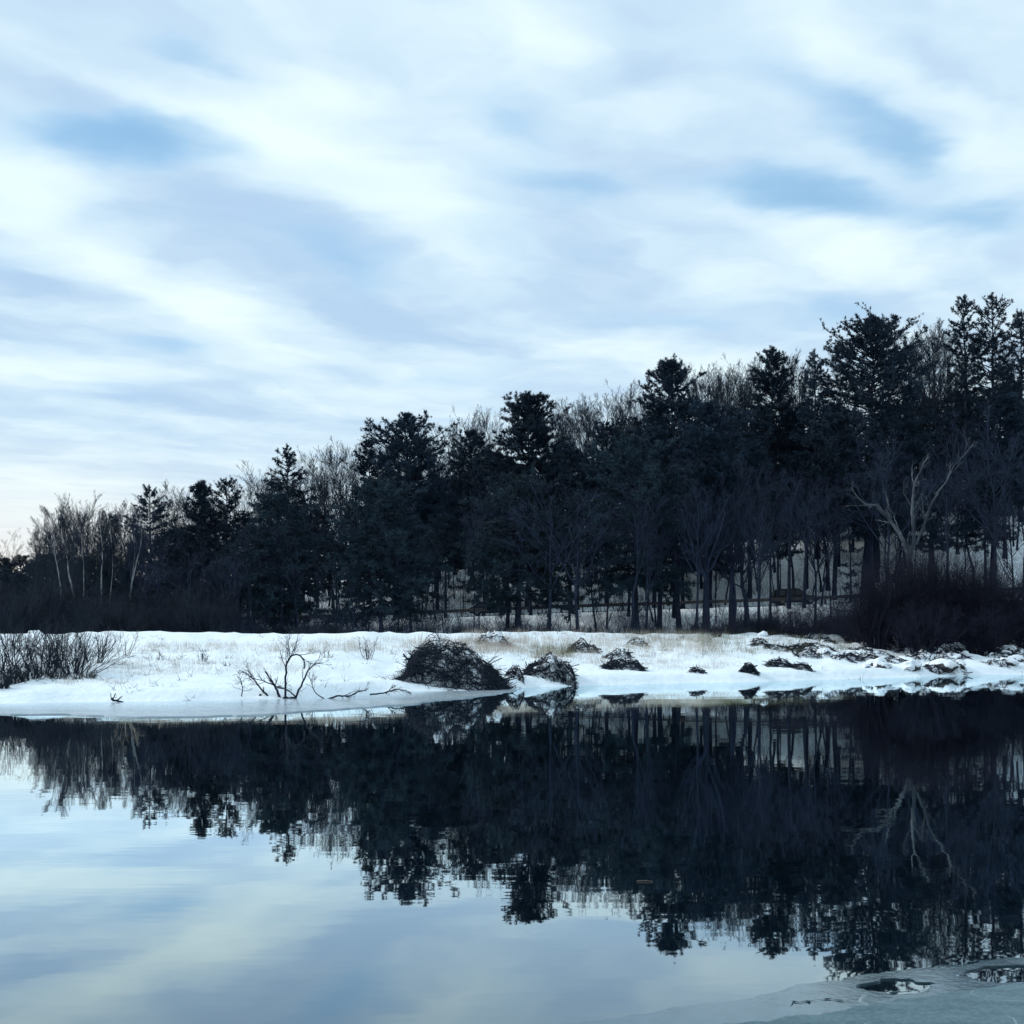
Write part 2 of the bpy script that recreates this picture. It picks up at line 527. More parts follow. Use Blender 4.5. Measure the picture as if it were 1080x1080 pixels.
M = {
    'snow': snow_mat(),
    'cap': simple('snow_cap', (0.86, 0.91, 0.95), (0.90, 0.94, 0.97), 0.75, 2.0, 0, 0.2, 0.3),
    'water': water_mat(),
    'frost_ice': ice_mat('frosted_ice', (0.025, 0.065, 0.08), (0.095, 0.165, 0.185), 0.4, 0.8, 22.0),
    'thin_ice': ice_mat('thin_ice', (0.004, 0.022, 0.030), (0.022, 0.070, 0.085), 0.08, 2.3, 5.0),
    'bank_ice': ice_mat('bank_ice', (0.45, 0.56, 0.62), (0.70, 0.77, 0.82), 0.2, 1.0, 1.2),
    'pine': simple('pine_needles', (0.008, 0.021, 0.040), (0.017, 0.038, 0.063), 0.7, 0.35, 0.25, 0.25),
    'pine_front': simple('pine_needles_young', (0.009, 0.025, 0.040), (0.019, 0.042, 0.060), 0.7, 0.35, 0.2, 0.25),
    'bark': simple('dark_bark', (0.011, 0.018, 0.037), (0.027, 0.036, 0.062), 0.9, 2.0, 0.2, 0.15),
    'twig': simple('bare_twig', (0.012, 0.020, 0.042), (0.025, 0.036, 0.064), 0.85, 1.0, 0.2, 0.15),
    'ridge_twig': simple('grey_twig', (0.011, 0.019, 0.030), (0.021, 0.032, 0.046), 0.85, 1.0, 0.2, 0.15),
    'tan_twig': simple('pale_tan_twig', (0.20, 0.17, 0.14), (0.30, 0.25, 0.20), 0.85, 1.0, 0.1, 0.15),
    'birch': simple('birch_bark', (0.13, 0.15, 0.16), (0.34, 0.36, 0.37), 0.7, 1.2, 0.1, 0.25),
    'dead': simple('weathered_dead_wood', (0.03, 0.04, 0.055), (0.11, 0.13, 0.145), 0.8, 0.8, 0.0, 0.2),
    'red_twig': simple('dark_red_brown_twig', (0.013, 0.016, 0.030), (0.025, 0.026, 0.044), 0.85, 0.8, 0.15, 0.15),
    'brush': simple('wet_brush', (0.008, 0.014, 0.026), (0.018, 0.027, 0.042), 0.8, 1.5, 0.15, 0.2),
    'straw': simple('dry_straw', (0.40, 0.34, 0.29), (0.62, 0.55, 0.47), 0.85, 0.6, 0.1, 0.15),
    'olive': simple('olive_straw', (0.12, 0.12, 0.07), (0.26, 0.23, 0.14), 0.85, 0.6, 0.1, 0.15),
    'rock': simple('dark_wet_rock', (0.025, 0.026, 0.030), (0.07, 0.068, 0.07), 0.7, 2.5, 0.2, 0.4, 0.5),
    'asphalt': simple('old_asphalt', (0.045, 0.045, 0.048), (0.07, 0.07, 0.072), 0.85, 3.0, 0, 0.2),
    'rail': simple('weathered_rail', (0.035, 0.033, 0.034), (0.075, 0.068, 0.064), 0.6, 2.0, 0, 0.4, 0, 4, 0.3),
    'dark_paint': simple('dark_car_paint', (0.008, 0.009, 0.012), (0.012, 0.013, 0.016), 0.5, 0.5, 0, 0.15),
    'blue_paint': simple('dark_blue_paint', (0.010, 0.013, 0.024), (0.013, 0.016, 0.028), 0.5, 0.5, 0, 0.15),
    'pale_paint': simple('pale_car_paint', (0.50, 0.53, 0.55), (0.56, 0.58, 0.60), 0.25, 0.5, 0, 0.5),
    'glass': simple('car_glass', (0.008, 0.011, 0.015), (0.012, 0.015, 0.019), 0.12, 0.5, 0, 0.25),
    'tyre': simple('tyre_rubber', (0.012, 0.012, 0.012), (0.02, 0.02, 0.02), 0.85, 3.0, 0, 0.2),
    'rim': simple('wheel_rim', (0.18, 0.18, 0.19), (0.24, 0.24, 0.25), 0.4, 2.0, 0, 0.5, 0, 3, 0.6),
    'lamp': simple('lamp_glass', (0.35, 0.36, 0.38), (0.42, 0.43, 0.45), 0.2, 2.0, 0, 0.5),
    'lamp_red': simple('tail_lamp_glass', (0.12, 0.01, 0.01), (0.15, 0.015, 0.012), 0.2, 2.0, 0, 0.5),
}


# ------------------------------------------------------------------ ground, water, road, ice
def build_ground():
    xs = np.concatenate([np.array([-3000, -1500, -800, -400, -250, -180]), np.linspace(-140, -60, 41), np.linspace(-59.5, 75, 300), np.linspace(77, 140, 32), np.array([180, 250, 400, 800, 1500, 3000])])
    ys = np.concatenate([np.array([-3000, -1000, -300, -100, -40, -15]), np.linspace(-8, 12, 26), np.linspace(14, 44, 9), np.linspace(46, 130, 232), np.linspace(131, 215, 60), np.array([230, 260, 320, 420, 600, 1000, 1800, 3500])])
    X, Y = np.meshgrid(xs, ys)
    Z = ground(X, Y)
    V = np.stack([X, Y, Z], -1).reshape(-1, 3)
    n, m = X.shape
    i = np.arange(n * m).reshape(n, m)
    f = np.stack([i[:-1, :-1], i[:-1, 1:], i[1:, 1:], i[1:, :-1]], -1).reshape(-1, 4)
    o = obj('ground', mesh_np('ground', V, [f], M['snow'], True))
    tag(o, 'snow-covered bank and wooded hillside', kind='structure')


def build_water():
    V = [(-3000, -3000, 0), (3000, -3000, 0), (3000, 140, 0), (-3000, 140, 0)]
    o = obj('water', mesh_np('water', V, [np.array([[0, 1, 2, 3]])], M['water']))
    tag(o, 'dark still river water mirroring the wood and sky', kind='structure')


def build_road():
    xs = np.linspace(-140, 140, 141)
    ys = np.array([ROAD_Y0 + 0.3, ROAD_Y0 + 2, ROAD_Y1 - 2, ROAD_Y1 - 0.4])
    X, Y = np.meshgrid(xs, ys)
    Z = road_z(X) + 0.02
    V = np.stack([X, Y, Z], -1).reshape(-1, 3)
    i = np.arange(X.size).reshape(X.shape)
    f = np.stack([i[:-1, :-1], i[:-1, 1:], i[1:, 1:], i[1:, :-1]], -1).reshape(-1, 4)
    o = obj('road', mesh_np('road', V, [f], M['asphalt'], True))
    tag(o, 'narrow road along the foot of the wooded hill', kind='structure')


def water_px(px, py):
    Y = CAMH * F / (py - HZ)
    return np.array(((px - 540) / F * Y, Y))


def sheet(poly, z0, z1, name, mat, parent=None):
    """flat slab from a 2d outline, as an n-gon top with a skirt"""
    me = bpy.data.meshes.new(name)
    poly = np.asarray(poly)
    if np.sum(poly[:, 0] * np.roll(poly[:, 1], -1) - poly[:, 1] * np.roll(poly[:, 0], -1)) < 0:
        poly = poly[::-1]
    n = len(poly)
    V = [(x, y, z1) for x, y in poly] + [(x, y, z0) for x, y in poly]
    faces = [list(range(n))] + [[i, n + i, n + (i + 1) % n, (i + 1) % n] for i in range(n)]
    me.from_pydata(V, [], faces)
    me.update()
    me.materials.append(mat)
    return obj(name, me, parent)


def rough_line(pts, step, amp, seed):
    """resample a polyline and jitter it so that its edge is ragged"""
    pts = np.asarray(pts, float)
    out = []
    for a, b in zip(pts[:-1], pts[1:]):
        k = max(1, int(np.linalg.norm(b - a) / step))
        for j in range(k):
            out.append(a + (b - a) * j / k)
    out.append(pts[-1])
    out = np.array(out)
    t = np.arange(len(out)) * 0.37
    out[1:-1, 0] += amp * 2 * fbm(t, t * 0 + 0.3, seed, 4)[1:-1]
    out[1:-1, 1] += amp * 2 * fbm(t, t * 0 + 7.7, seed + 9, 4)[1:-1]
    return out


def build_ice():
    # shelf of grey-white ice along the far bank on the left
    outer = [water_px(*p) for p in [(-120, 752), (0, 753), (80, 755), (150, 757), (250, 755), (340, 750), (430, 744), (500, 735), (545, 728)]]
    ol = rough_line(outer, 0.5, 0.5, 51)
    xs = np.linspace(ol[-1][0], ol[0][0], 60)
    inner = np.stack([xs, shore(xs) + 1.2], 1)
    o = sheet(np.concatenate([ol, inner]), -0.05, 0.045, 'ice_shelf', M['bank_ice'])
    tag(o, 'thin pale ice shelf along the snowy far bank on the left', kind='structure')
    # near fringe of frosted ice at the bottom right
    e = [water_px(*p) for p in [(620, 1098), (800, 1081), (905, 1066), (1003, 1050), (1080, 1040), (1200, 1026), (1500, 1000)]]
    el = rough_line(e, 0.06, 0.05, 61)
    back = [(9.0, 7.0), (-1, 7.0)]
    o = sheet(np.concatenate([el, np.array(back)]), -0.02, 0.030, 'frosted_ice', M['frost_ice'])
    tag(o, 'frosted grey-green ice along the near shore', kind='structure')
    # thin glassy ice beyond it, with two open holes
    e = [water_px(*p) for p in [(520, 1098), (590, 1083), (660, 1073), (720, 1064), (760, 1058), (795, 1053), (826, 1047), (842, 1040), (880, 1036), (925, 1027), (1000, 1020), (1060, 1012), (1140, 1006), (1500, 985)]]
    el = rough_line(e, 0.05, 0.045, 71)
    poly = np.concatenate([el, np.array([(9.0, 7.5), (-1, 7.5)])])
    holes = []
    for (cx, cy, wx, hy, sd) in [(944, 1042, 38, 8, 5), (1075, 1029, 62, 10, 8)]:
        h = []
        for k in range(36):
            a = -k / 36 * 2 * math.pi
            r = 1 + 0.35 * (hash2(np.array([k // 2]), np.array([sd]), 3)[0] - 0.5) + 0.15 * (hash2(np.array([k]), np.array([sd]), 4)[0] - .5)
            h.append(water_px(cx + wx * r * math.cos(a), cy + hy * r * math.sin(a)))
        holes.append(np.array(h))
    cu = bpy.data.curves.new('thin_ice', 'CURVE')
    cu.dimensions = '2D'
    cu.fill_mode = 'BOTH'
    cu.extrude = 0.008
    for loop in [poly] + holes:
        s = cu.splines.new('POLY')
        s.points.add(len(loop) - 1)
        for k, (x, y) in enumerate(loop):
            s.points[k].co = (x, y, 0, 1)
        s.use_cyclic_u = True
    co = bpy.data.objects.new('tmp', cu)
    col.objects.link(co)
    dg = bpy.context.evaluated_depsgraph_get()
    me = bpy.data.meshes.new_from_object(co.evaluated_get(dg))
    bpy.data.objects.remove(co)
    me.materials.clear()
    me.materials.append(M['thin_ice'])
    o = obj('thin_ice', me, None, (0, 0, 0.008))
    tag(o, 'thin glassy ice with open holes beyond the frosted shore ice', kind='structure')
    # pressure ridges where plates have refrozen
    rg = np.random.default_rng(5)
    for line in [[(905, 1052), (940, 1052), (985, 1044)], [(960, 1024), (1010, 1020), (1055, 1013)], [(800, 1066), (850, 1058), (900, 1055)]]:
        pts = rough_line([water_px(*p) for p in line], 0.03, 0.06, int(rg.integers(1000)))
        mb = MB()
        P = np.concatenate([pts, np.full((len(pts), 1), 0.016)], 1)[None]
        env = np.sin(np.linspace(0.02, 0.98, len(pts)) * math.pi)
        R = ((0.001 + 0.008 * rg.random(len(pts)) ** 2) * env * np.clip(fbm(np.arange(len(pts)) * 0.22, np.zeros(len(pts)), 17) * 3 + 0.7, 0.1, 1.2))[None]
        mb.tubes(P, R, 5)
        ro = obj('ice_ridge', mb.mesh('ice_ridge', M['frost_ice'], True), o)


build_ground()
build_water()
build_road()
build_ice()


# ------------------------------------------------------------------ tree meshes
PROF = {'cone': 5.0, 'round': 3.6, 'tier': 4.5, 'dome': 2.8}     # metres over which the crown opens out below its tip


def prof(style, d, CL):
    """relative crown width at depth d below the tip of a crown of length CL"""
    wdt = 1 - np.exp(-d / PROF[style])
    q = d / CL
    return wdt * np.where(q > 0.7, 1 - (q - 0.7) * (1.1 if style != 'dome' else 0.5), 1.0) + 0.02


def pine_mesh(seed, H, W, cb, style, dens=1.0, needle='pine', gap=0.0, mul=9):
    """trunk, limbs and needle crown of a white pine, built at full size with its base at the origin"""
    rng = np.random.default_rng(seed)
    m = 12
    z = np.linspace(-0.4, H, m)
    wob = np.cumsum(rng.normal(size=(m, 2)) * 0.012 * H / m * 3, axis=0)
    wob -= wob[0]
    T = np.stack([wob[:, 0], wob[:, 1], z], 1)[None]
    r0 = 0.0125 * H + 0.03
    TR = (r0 * (1 - np.linspace(0, 1, m) ** 0.9) + 0.02)[None]
    TR[0, 0] *= 1.35
    trunk = MB()
    trunk.tubes(T, TR, 8)
    sp = {'tier': 0.95, 'cone': 0.62, 'round': 0.62, 'dome': 0.62}[style] / dens ** 0.5
    zs = []
    zc = cb * H
    while zc < H - 0.25:
        zs.append(zc)
        zc += sp * rng.uniform(0.7, 1.3) * (1.0 if zc < 0.8 * H else 0.8)
    zs = np.array(zs)
    pos, d, L, r = [], [], [], []
    for zc in zs:
        t = (zc - cb * H) / (H - cb * H)
        nb = int(rng.integers(4, 7)) if style != 'tier' else int(rng.integers(3, 6))
        a0 = rng.uniform(0, 6.28)
        wf = rng.uniform(0.7, 1.08)
        for b in range(nb):
            if rng.random() < gap:
                continue
            a = a0 + b * 6.283 / nb + rng.normal() * 0.25
            el = math.radians(np.interp(t, [0, 0.5, 0.85, 1], [-6, 6, 28, 50] if style != 'tier' else [-4, 12, 30, 52]) + rng.normal() * 7)
            if style == 'dome':
                el -= math.radians(6)
            l = W / 2 * float(prof(style, H - zc, H - cb * H)) * wf * (rng.uniform(0.72, 1.22) if H - zc > 5 else rng.uniform(0.5, 1.4)) / max(0.6, math.cos(el)) + 0.15
            if el > 0.1: l = min(l, (H - zc + 0.35) / math.sin(el) * 0.85)
            i = zc
            pos.append((np.interp(zc, z, T[0, :, 0]), np.interp(zc, z, T[0, :, 1]), zc))
            d.append((math.cos(a) * math.cos(el), math.sin(a) * math.cos(el), math.sin(el)))
            L.append(l)
            r.append(min(0.09, 0.012 + 0.016 * l))
    pos, d, L, r = map(np.array, (pos, d, L, r))
    P, R = run(rng, pos, d, L, 5, 0.07 if style != 'dome' else 0.02, 0.07, r, r * 0.25)
    limbs = MB()
    limbs.tubes(P, R, 4)
    kc = 6 if style == 'tier' else 7
    Q, QR = kids(rng, P, R, kc, 0.22, 1.0, 0.36 if style != 'tier' else 0.26, 0.85, 0.08, 0.10, 3, 0.5, 0.4, flat=0.55)
    keep = np.linalg.norm(Q[:, -1] - Q[:, 0], axis=1) > 0.12
    Q, QR = Q[keep], QR[keep]
    limbs.tubes(Q, QR, 3)
    # needle tufts along the laterals and the limb ends
    crown = MB()
    LQ = np.linalg.norm(Q[:, -1] - Q[:, 0], axis=1)
    cnt = np.clip((LQ * 6.5 * dens).astype(int), 2, 9)
    idx = np.repeat(np.arange(len(Q)), cnt)
    s = rng.uniform(0.12, 1.05, len(idx))
    dirq = norm(Q[:, -1] - Q[:, 0])[idx]
    tp = Q[idx, 0] + (Q[idx, -1] - Q[idx, 0]) * s[:, None] + rng.normal(size=(len(idx), 3)) * 0.07
    LP = L.clip(0.4, 6)
    cnt2 = np.clip((LP * 5 * dens).astype(int), 3, 14)
    i2 = np.repeat(np.arange(len(P)), cnt2)
    s2 = rng.uniform(0.28, 1.03, len(i2))
    f = np.clip(s2 * 4, 0, 3.999); k = f.astype(int); tt = (f - k)[:, None]
    tp2 = P[i2, k] * (1 - tt) + P[i2, k + 1] * tt
    dp2 = norm(P[i2, k + 1] - P[i2, k])
    top = np.array([[wob[-1, 0], wob[-1, 1], H - 0.1 + 0.12 * j] for j in range(4)] + [[wob[-1, 0], wob[-1, 1], H - 0.35]])
    tp = np.concatenate([tp, tp2, top]); dr = np.concatenate([dirq, dp2, np.tile([0, 0, 1.0], (5, 1))])
    n = len(tp)
    P3 = np.repeat(tp, mul, 0)
    D3 = norm(np.repeat(dr, mul, 0) * 0.55 + rng.normal(size=(n * mul, 3)) * 0.62 + np.array([0, 0, 0.28]))
    bs = (1.0 if style != 'tier' else 0.78) * np.interp(P3[:, 2], [H - 6, H - 1], [1.0, 0.8])
    crown.blades(P3, D3, rng.uniform(0.22, 0.52, n * mul) * bs, rng.uniform(0.06, 0.125, n * mul) * bs, rng)
    return [('trunk', trunk.mesh('pine_trunk', M['bark'], True)), ('branches', limbs.mesh('pine_branches', M['bark'])), ('crown', crown.mesh('pine_crown', M[needle]))]


def bare_mesh(seed, H, W, fork=0.35, lean=(0, 0), trunk_mat='bark', twig='twig', fine=1.0, r0=None, straight=False, fan=False):
    rng = np.random.default_rng(seed)
    m = 9
    z = np.linspace(-0.35, H * 0.86, m)
    q = np.linspace(0, 1, m)
    wob = np.cumsum(rng.normal(size=(m, 2)) * 0.02 * H / m * (1.0 if straight else 2.2), axis=0)
    wob -= wob[0]
    T = np.stack([wob[:, 0] + lean[0] * q ** 1.3, wob[:, 1] + lean[1] * q ** 1.3, z], 1)[None]
    r0 = r0 or 0.009 * H + 0.03
    TR = (r0 * (1 - 0.88 * q))[None]
    TR[0, 0] *= 1.3
    trunk = MB()
    trunk.tubes(T, TR, 7)
    tw = MB()
    sp = W / H
    if fan:
        k1, r1 = kids(rng, T, TR, 18, fork, 1.0, 0.34 + 0.26 * sp, 0.50, 0.07, 0.05, 6, 0.6, 0.3)
        k2, r2 = kids(rng, k1, r1, 8, 0.15, 1.0, 0.50, 0.45, 0.06, 0.06, 5, 0.6, 0.35)
        k3, r3 = kids(rng, k2, r2, 7, 0.2, 1.0, 0.52, 0.42, 0.05, 0.07, 4, 0.65, 0.4)
        r2 = np.maximum(r2, 0.010); r3 = np.maximum(r3, 0.007)
        k4, r4 = kids(rng, k3, r3, 5, 0.25, 1.0, 0.6, 0.42, 0.03, 0.06, 2, 0.8, 0.6)
        tw.tubes(k1, np.maximum(r1, 0.018), 4)
        tw.tubes(k2, r2, 3)
        tw.tubes(k3, r3, 3)
        d4 = k4[:, 1] - k4[:, 0]
        tw.blades(k4[:, 0], norm(d4), np.linalg.norm(d4, axis=1), np.full(len(k4), 0.02), rng)
        return [('trunk', trunk.mesh('bare_trunk', M[trunk_mat], True)), ('crown', tw.mesh('bare_crown', M[twig]))]
    k1, r1 = kids(rng, T, TR, int(13), fork, 1.0, 0.34 + 0.30 * sp, 0.62, 0.10, 0.10, 6, 0.62, 0.3)
    k2, r2 = kids(rng, k1, r1, 6, 0.2, 1.0, 0.52, 0.6, 0.07, 0.12, 5, 0.6, 0.35)
    k3, r3 = kids(rng, k2, r2, int(6 * fine), 0.2, 1.0, 0.52, 0.6, 0.06, 0.14, 4, 0.65, 0.4)
    r2 = np.maximum(r2, 0.012); r3 = np.maximum(r3, 0.008)
    k4, r4 = kids(rng, k3, r3, int(4 * fine), 0.25, 1.0, 0.55, 0.6, 0.05, 0.1, 2, 0.8, 0.6)
    r4 = np.maximum(r4, 0.006)
    tw.tubes(k1, np.maximum(r1, 0.018), 4)
    tw.tubes(k2, r2, 3)
    tw.tubes(k3, r3, 3)
    n4 = len(k4)
    d4 = k4[:, 1] - k4[:, 0]
    l4 = np.linalg.norm(d4, axis=1)
    tw.blades(k4[:, 0], norm(d4), l4, np.full(n4, 0.022), rng)
    return [('trunk', trunk.mesh('bare_trunk', M[trunk_mat], True)), ('crown', tw.mesh('bare_crown', M[twig]))]


def shrub_mesh(seed, H, W, stems, mat='brush', fine=1.0, lean=0.7, rad=0.022, dense=5, up=0.03):
    rng = np.random.default_rng(seed)
    a = rng.uniform(0, 6.283, stems)
    e = np.abs(rng.normal(size=stems)) * lean * 0.6 + 0.05
    d = np.stack([np.cos(a) * np.sin(e), np.sin(a) * np.sin(e) * 0.8, np.cos(e)], 1)
    rr = rng.uniform(0, 1, stems) ** 0.7 * W * 0.22
    pos = np.stack([np.cos(a) * rr, np.sin(a) * rr * 0.7, np.full(stems, -0.25)], 1)
    L = H * rng.uniform(0.6, 1.1, stems)
    P, R = run(rng, pos, d, L, 6, up, 0.11, rad * rng.uniform(0.6, 1.3, stems), np.full(stems, 0.006))
    st = MB(); tw = MB() if stems > 12 else st
    st.tubes(P, R, 4)
    k1, r1 = kids(rng, P, R, dense, 0.15, 0.95, 0.42, 0.6, 0.04, 0.14, 4, 0.6, 0.4)
    r1 = np.maximum(r1, 0.006)
    tw.tubes(k1, r1, 3)
    k2, r2 = kids(rng, k1, r1, int(4 * fine), 0.2, 1.0, 0.55, 0.6, 0.03, 0.14, 3, 0.8, 0.6)
    tw.tubes(k2, np.maximum(r2, 0.004), 3)
    if tw is st: return [('stems', st.mesh('shrub_stems', M[mat]))]
    return [('stems', st.mesh('shrub_stems', M[mat])), ('twigs', tw.mesh('shrub_twigs', M[mat]))]


def place(parts, name, label, cat, X, Y, group=None, rz=0.0, s=1.0, dz=0.0):
    sc = (s, s, s) if not isinstance(s, tuple) else s
    t = thing(name, label, cat, (X, Y, gz(X, Y) + dz), group, rz, sc)
    for n, me in parts:
        obj(n, me, t)
    return t


def px_tree(px, py, D):
    """base position and height of a tree whose top shows at (px, py) at distance D"""
    p = at(px, py, D)
    return p[0], D, p[2] - gz(p[0], D)


# ------------------------------------------------------------------ the named pines of the skyline
PINES = [
    # px, top, D, width px, crown base row, style, dens, needles, gap, label
    (157, 514, 140, 90, 600, 'tier', 1.7, 'pine', 0.05, 'open-layered pine with a tufted rounded top, leftmost pine on the skyline'),
    (212, 511, 128, 62, 640, 'cone', 1.2, 'pine', 0.05, 'dark pine with a small knobbly tip, left one of a twin pair'),
    (239, 507, 132, 92, 645, 'tier', 1.7, 'pine', 0.0, 'dark pine with a spreading fan top, right one of a twin pair'),
    (305, 471, 148, 72, 580, 'tier', 1.7, 'pine', 0.05, 'slender steeple-shaped pine standing clear above the grey bare crowns'),
    (290, 526, 112, 112, 640, 'dome', 1.3, 'pine_front', 0.0, 'broad dome-topped pine in front of the steeple-shaped pine'),
    (389, 466, 140, 58, 620, 'cone', 1.1, 'pine', 0.1, 'small ragged pine tip just left of the tall central-left pine'),
    (429, 440, 132, 100, 625, 'round', 1.3, 'pine', 0.0, 'tall pine with a thick pointed crown left of centre'),
    (402, 512, 111, 132, 640, 'dome', 1.3, 'pine_front', 0.0, 'wide drooping pine in front of the tall pine left of centre'),
    (497, 456, 146, 84, 600, 'round', 1.1, 'pine', 0.05, 'rounded dark pine crown between the two tallest central pines'),
    (557, 420, 131, 96, 610, 'round', 1.5, 'pine', 0.0, 'tall broad-headed pine at the centre of the skyline'),
    (547, 506, 110, 150, 628, 'dome', 1.3, 'pine_front', 0.0, 'wide low pine on a forked trunk below the central broad-headed pine'),
    (711, 382, 134, 96, 610, 'cone', 1.25, 'pine', 0.05, 'pointed pine with an airy tip right of centre'),
    (672, 466, 112, 138, 615, 'dome', 1.25, 'pine_front', 0.0, 'wide greenish pine in front of the pointed pine right of centre'),
    (748, 428, 126, 96, 600, 'round', 1.2, 'pine', 0.0, 'rounded pine shouldering the pointed pine on its right'),
    (815, 370, 150, 76, 560, 'cone', 1.2, 'pine', 0.05, 'narrow bushy-topped pine left of the great spreading pine'),
    (862, 371, 141, 50, 540, 'tier', 1.7, 'pine', 0.03, 'slim side spire pressed against the left of the great spreading pine'),
    (917, 340, 142, 136, 560, 'round', 1.6, 'pine', 0.04, 'great spreading pine with a broad flat-branched crown on the right'),
    (1022, 314, 148, 56, 540, 'tier', 1.7, 'pine', 0.03, 'tall spire pine, left one of the three at the right edge'),
    (1047, 312, 145, 70, 545, 'tier', 1.7, 'pine', 0.03, 'tallest spire pine, middle one of the three at the right edge'),
    (1077, 330, 150, 64, 540, 'tier', 1.7, 'pine', 0.03, 'spire pine cut by the right edge of the picture'),
]
for i, (px, py, D, wpx, cbp, style, dens, nd, gap, label) in enumerate(PINES):
    X, Y, H = px_tree(px, py, D)
    W = wpx * D / F
    zb = at(px, cbp, D)[2] - gz(X, D)
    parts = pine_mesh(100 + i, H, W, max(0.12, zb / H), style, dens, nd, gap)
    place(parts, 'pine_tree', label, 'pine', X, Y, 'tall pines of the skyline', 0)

# filler pines that make up the dark mass of the wood (shared meshes)
HIGH = [pine_mesh(220 + i, 16.0, w, cb, st, 1.15, 'pine', 0.03) for i, (w, cb, st) in enumerate([(9.5, 0.46, 'round'), (11, 0.5, 'dome'), (9, 0.42, 'cone'), (10.5, 0.52, 'round'), (10, 0.48, 'dome')])]
FILL = [pine_mesh(200 + i, 16.0, w, cb, st, 1.15, 'pine', 0.03) for i, (w, cb, st) in enumerate([(10, 0.18, 'round'), (12, 0.2, 'dome'), (9.5, 0.16, 'cone'), (11, 0.22, 'round'), (11, 0.18, 'dome')])]
fill_spots = [
    (184, 560, 130), (262, 548, 134), (135, 600, 138), (335, 540, 136), (355, 575, 120), (240, 580, 118), (190, 600, 118), (460, 500, 140), (470, 545, 122),
    (520, 480, 138), (510, 540, 126), (600, 470, 142), (610, 520, 128), (640, 450, 146), (690, 440, 142), (720, 480, 124), (770, 432, 142),
    (790, 470, 130), (845, 430, 148), (850, 480, 132), (880, 440, 128), (960, 420, 150), (950, 480, 134), (1000, 410, 154), (1010, 470, 140), (1060, 420, 138),
    (1085, 460, 134), (820, 510, 120), (920, 500, 122), (1040, 500, 126), (980, 520, 124), (230, 620, 114), (160, 625, 122), (120, 625, 126),
    (210, 555, 140), (280, 560, 140), (320, 520, 152), (370, 515, 150), (410, 500, 152), (440, 490, 155), (480, 480, 155), (540, 470, 150), (580, 470, 156), (620, 462, 156), (660, 455, 158), (690, 455, 128), (730, 440, 158), (760, 425, 160),
    (800, 425, 160), (830, 420, 162), (880, 405, 162), (940, 405, 164), (980, 400, 164), (1020, 390, 166), (1060, 385, 164), (1090, 400, 160), (885, 480, 138), (740, 500, 134), (905, 450, 156), (300, 570, 126), (150, 580, 146), (180, 570, 150), (110, 600, 142), (90, 612, 138), (70, 615, 146), (40, 618, 150),
]
for i, (px, py, D) in enumerate(fill_spots):
    X, Y, H = px_tree(px, py, D)
    if D >= 150: H -= 3.0
    s = max(0.3, H / 16.0)
    ws = max(s, 0.7) * (0.85 + 0.3 * RNG.random())
    if s < 0.75: ws = s * 1.15
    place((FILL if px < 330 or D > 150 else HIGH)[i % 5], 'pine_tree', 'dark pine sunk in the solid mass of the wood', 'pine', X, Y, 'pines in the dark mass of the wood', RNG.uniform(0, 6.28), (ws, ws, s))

# low far conifers at the left edge
for i, (px, py) in enumerate([(-14, 592), (6, 590), (22, 587), (38, 593), (54, 586), (72, 592), (90, 588), (112, 596), (-34, 588)]):
    D = 186 + 8 * (i % 3)
    X, Y, H = px_tree(px, py, D)
    s = H / 16.0
    place(FILL[(i * 2 + 1) % 5], 'pine_tree', 'low dark conifer in the distant tree line at the left edge', 'pine', X, Y, 'distant conifers at the left edge', RNG.uniform(0, 6.28), (s * 1.25, s * 1.25, s))
for i in range(16):
    px = -40 + i * 12 + RNG.uniform(-4, 4)
    D = 165 + 14 * RNG.random()
    X, Y, H = px_tree(px, 612 + RNG.uniform(-8, 14), D)
    s = H / 16.0
    place(FILL[(i * 3) % 5], 'pine_tree', 'low dark conifer in the distant tree line at the left edge', 'pine', X, Y, 'distant conifers at the left edge', RNG.uniform(0, 6.28), (s * 1.5, s * 1.5, s))

HEDGE = [shrub_mesh(680 + i, 4.2, 6.0, 80, 'brush', 1.3, 0.9, 0.03, 8) for i in range(3)]
rh = np.random.default_rng(12)
for i in range(44):
    px = -60 + i * 9.6 + rh.uniform(-4, 4)
    D = rh.uniform(101, 117)
    sc = rh.uniform(0.65, 1.25) * (1.0 if px < 225 else 0.35)
    place(HEDGE[i % 3], 'hedge_shrub', 'dark leafless shrub in the hedge behind the snow field at the left', 'shrub', (px - 540) / F * D, D, 'dark shrubs behind the snow field', rh.uniform(0, 6.28), (sc * 1.2, sc * 1.2, sc))

for i in range(34):
    px = 385 + i * 15.5 + rh.uniform(-8, 8)
    D = rh.uniform(103, 113)
    sc = rh.uniform(0.25, 0.5) * (0.75 if px < 720 else 1.0)
    if px < 720 and i % 2: continue
    place(HEDGE[i % 3], 'hedge_shrub', 'small dark leafless shrub on the road bank below the guardrail', 'shrub', (px - 540) / F * D, D, 'small shrubs on the road bank', rh.uniform(0, 6.28), (sc * 1.3, sc * 1.3, sc))

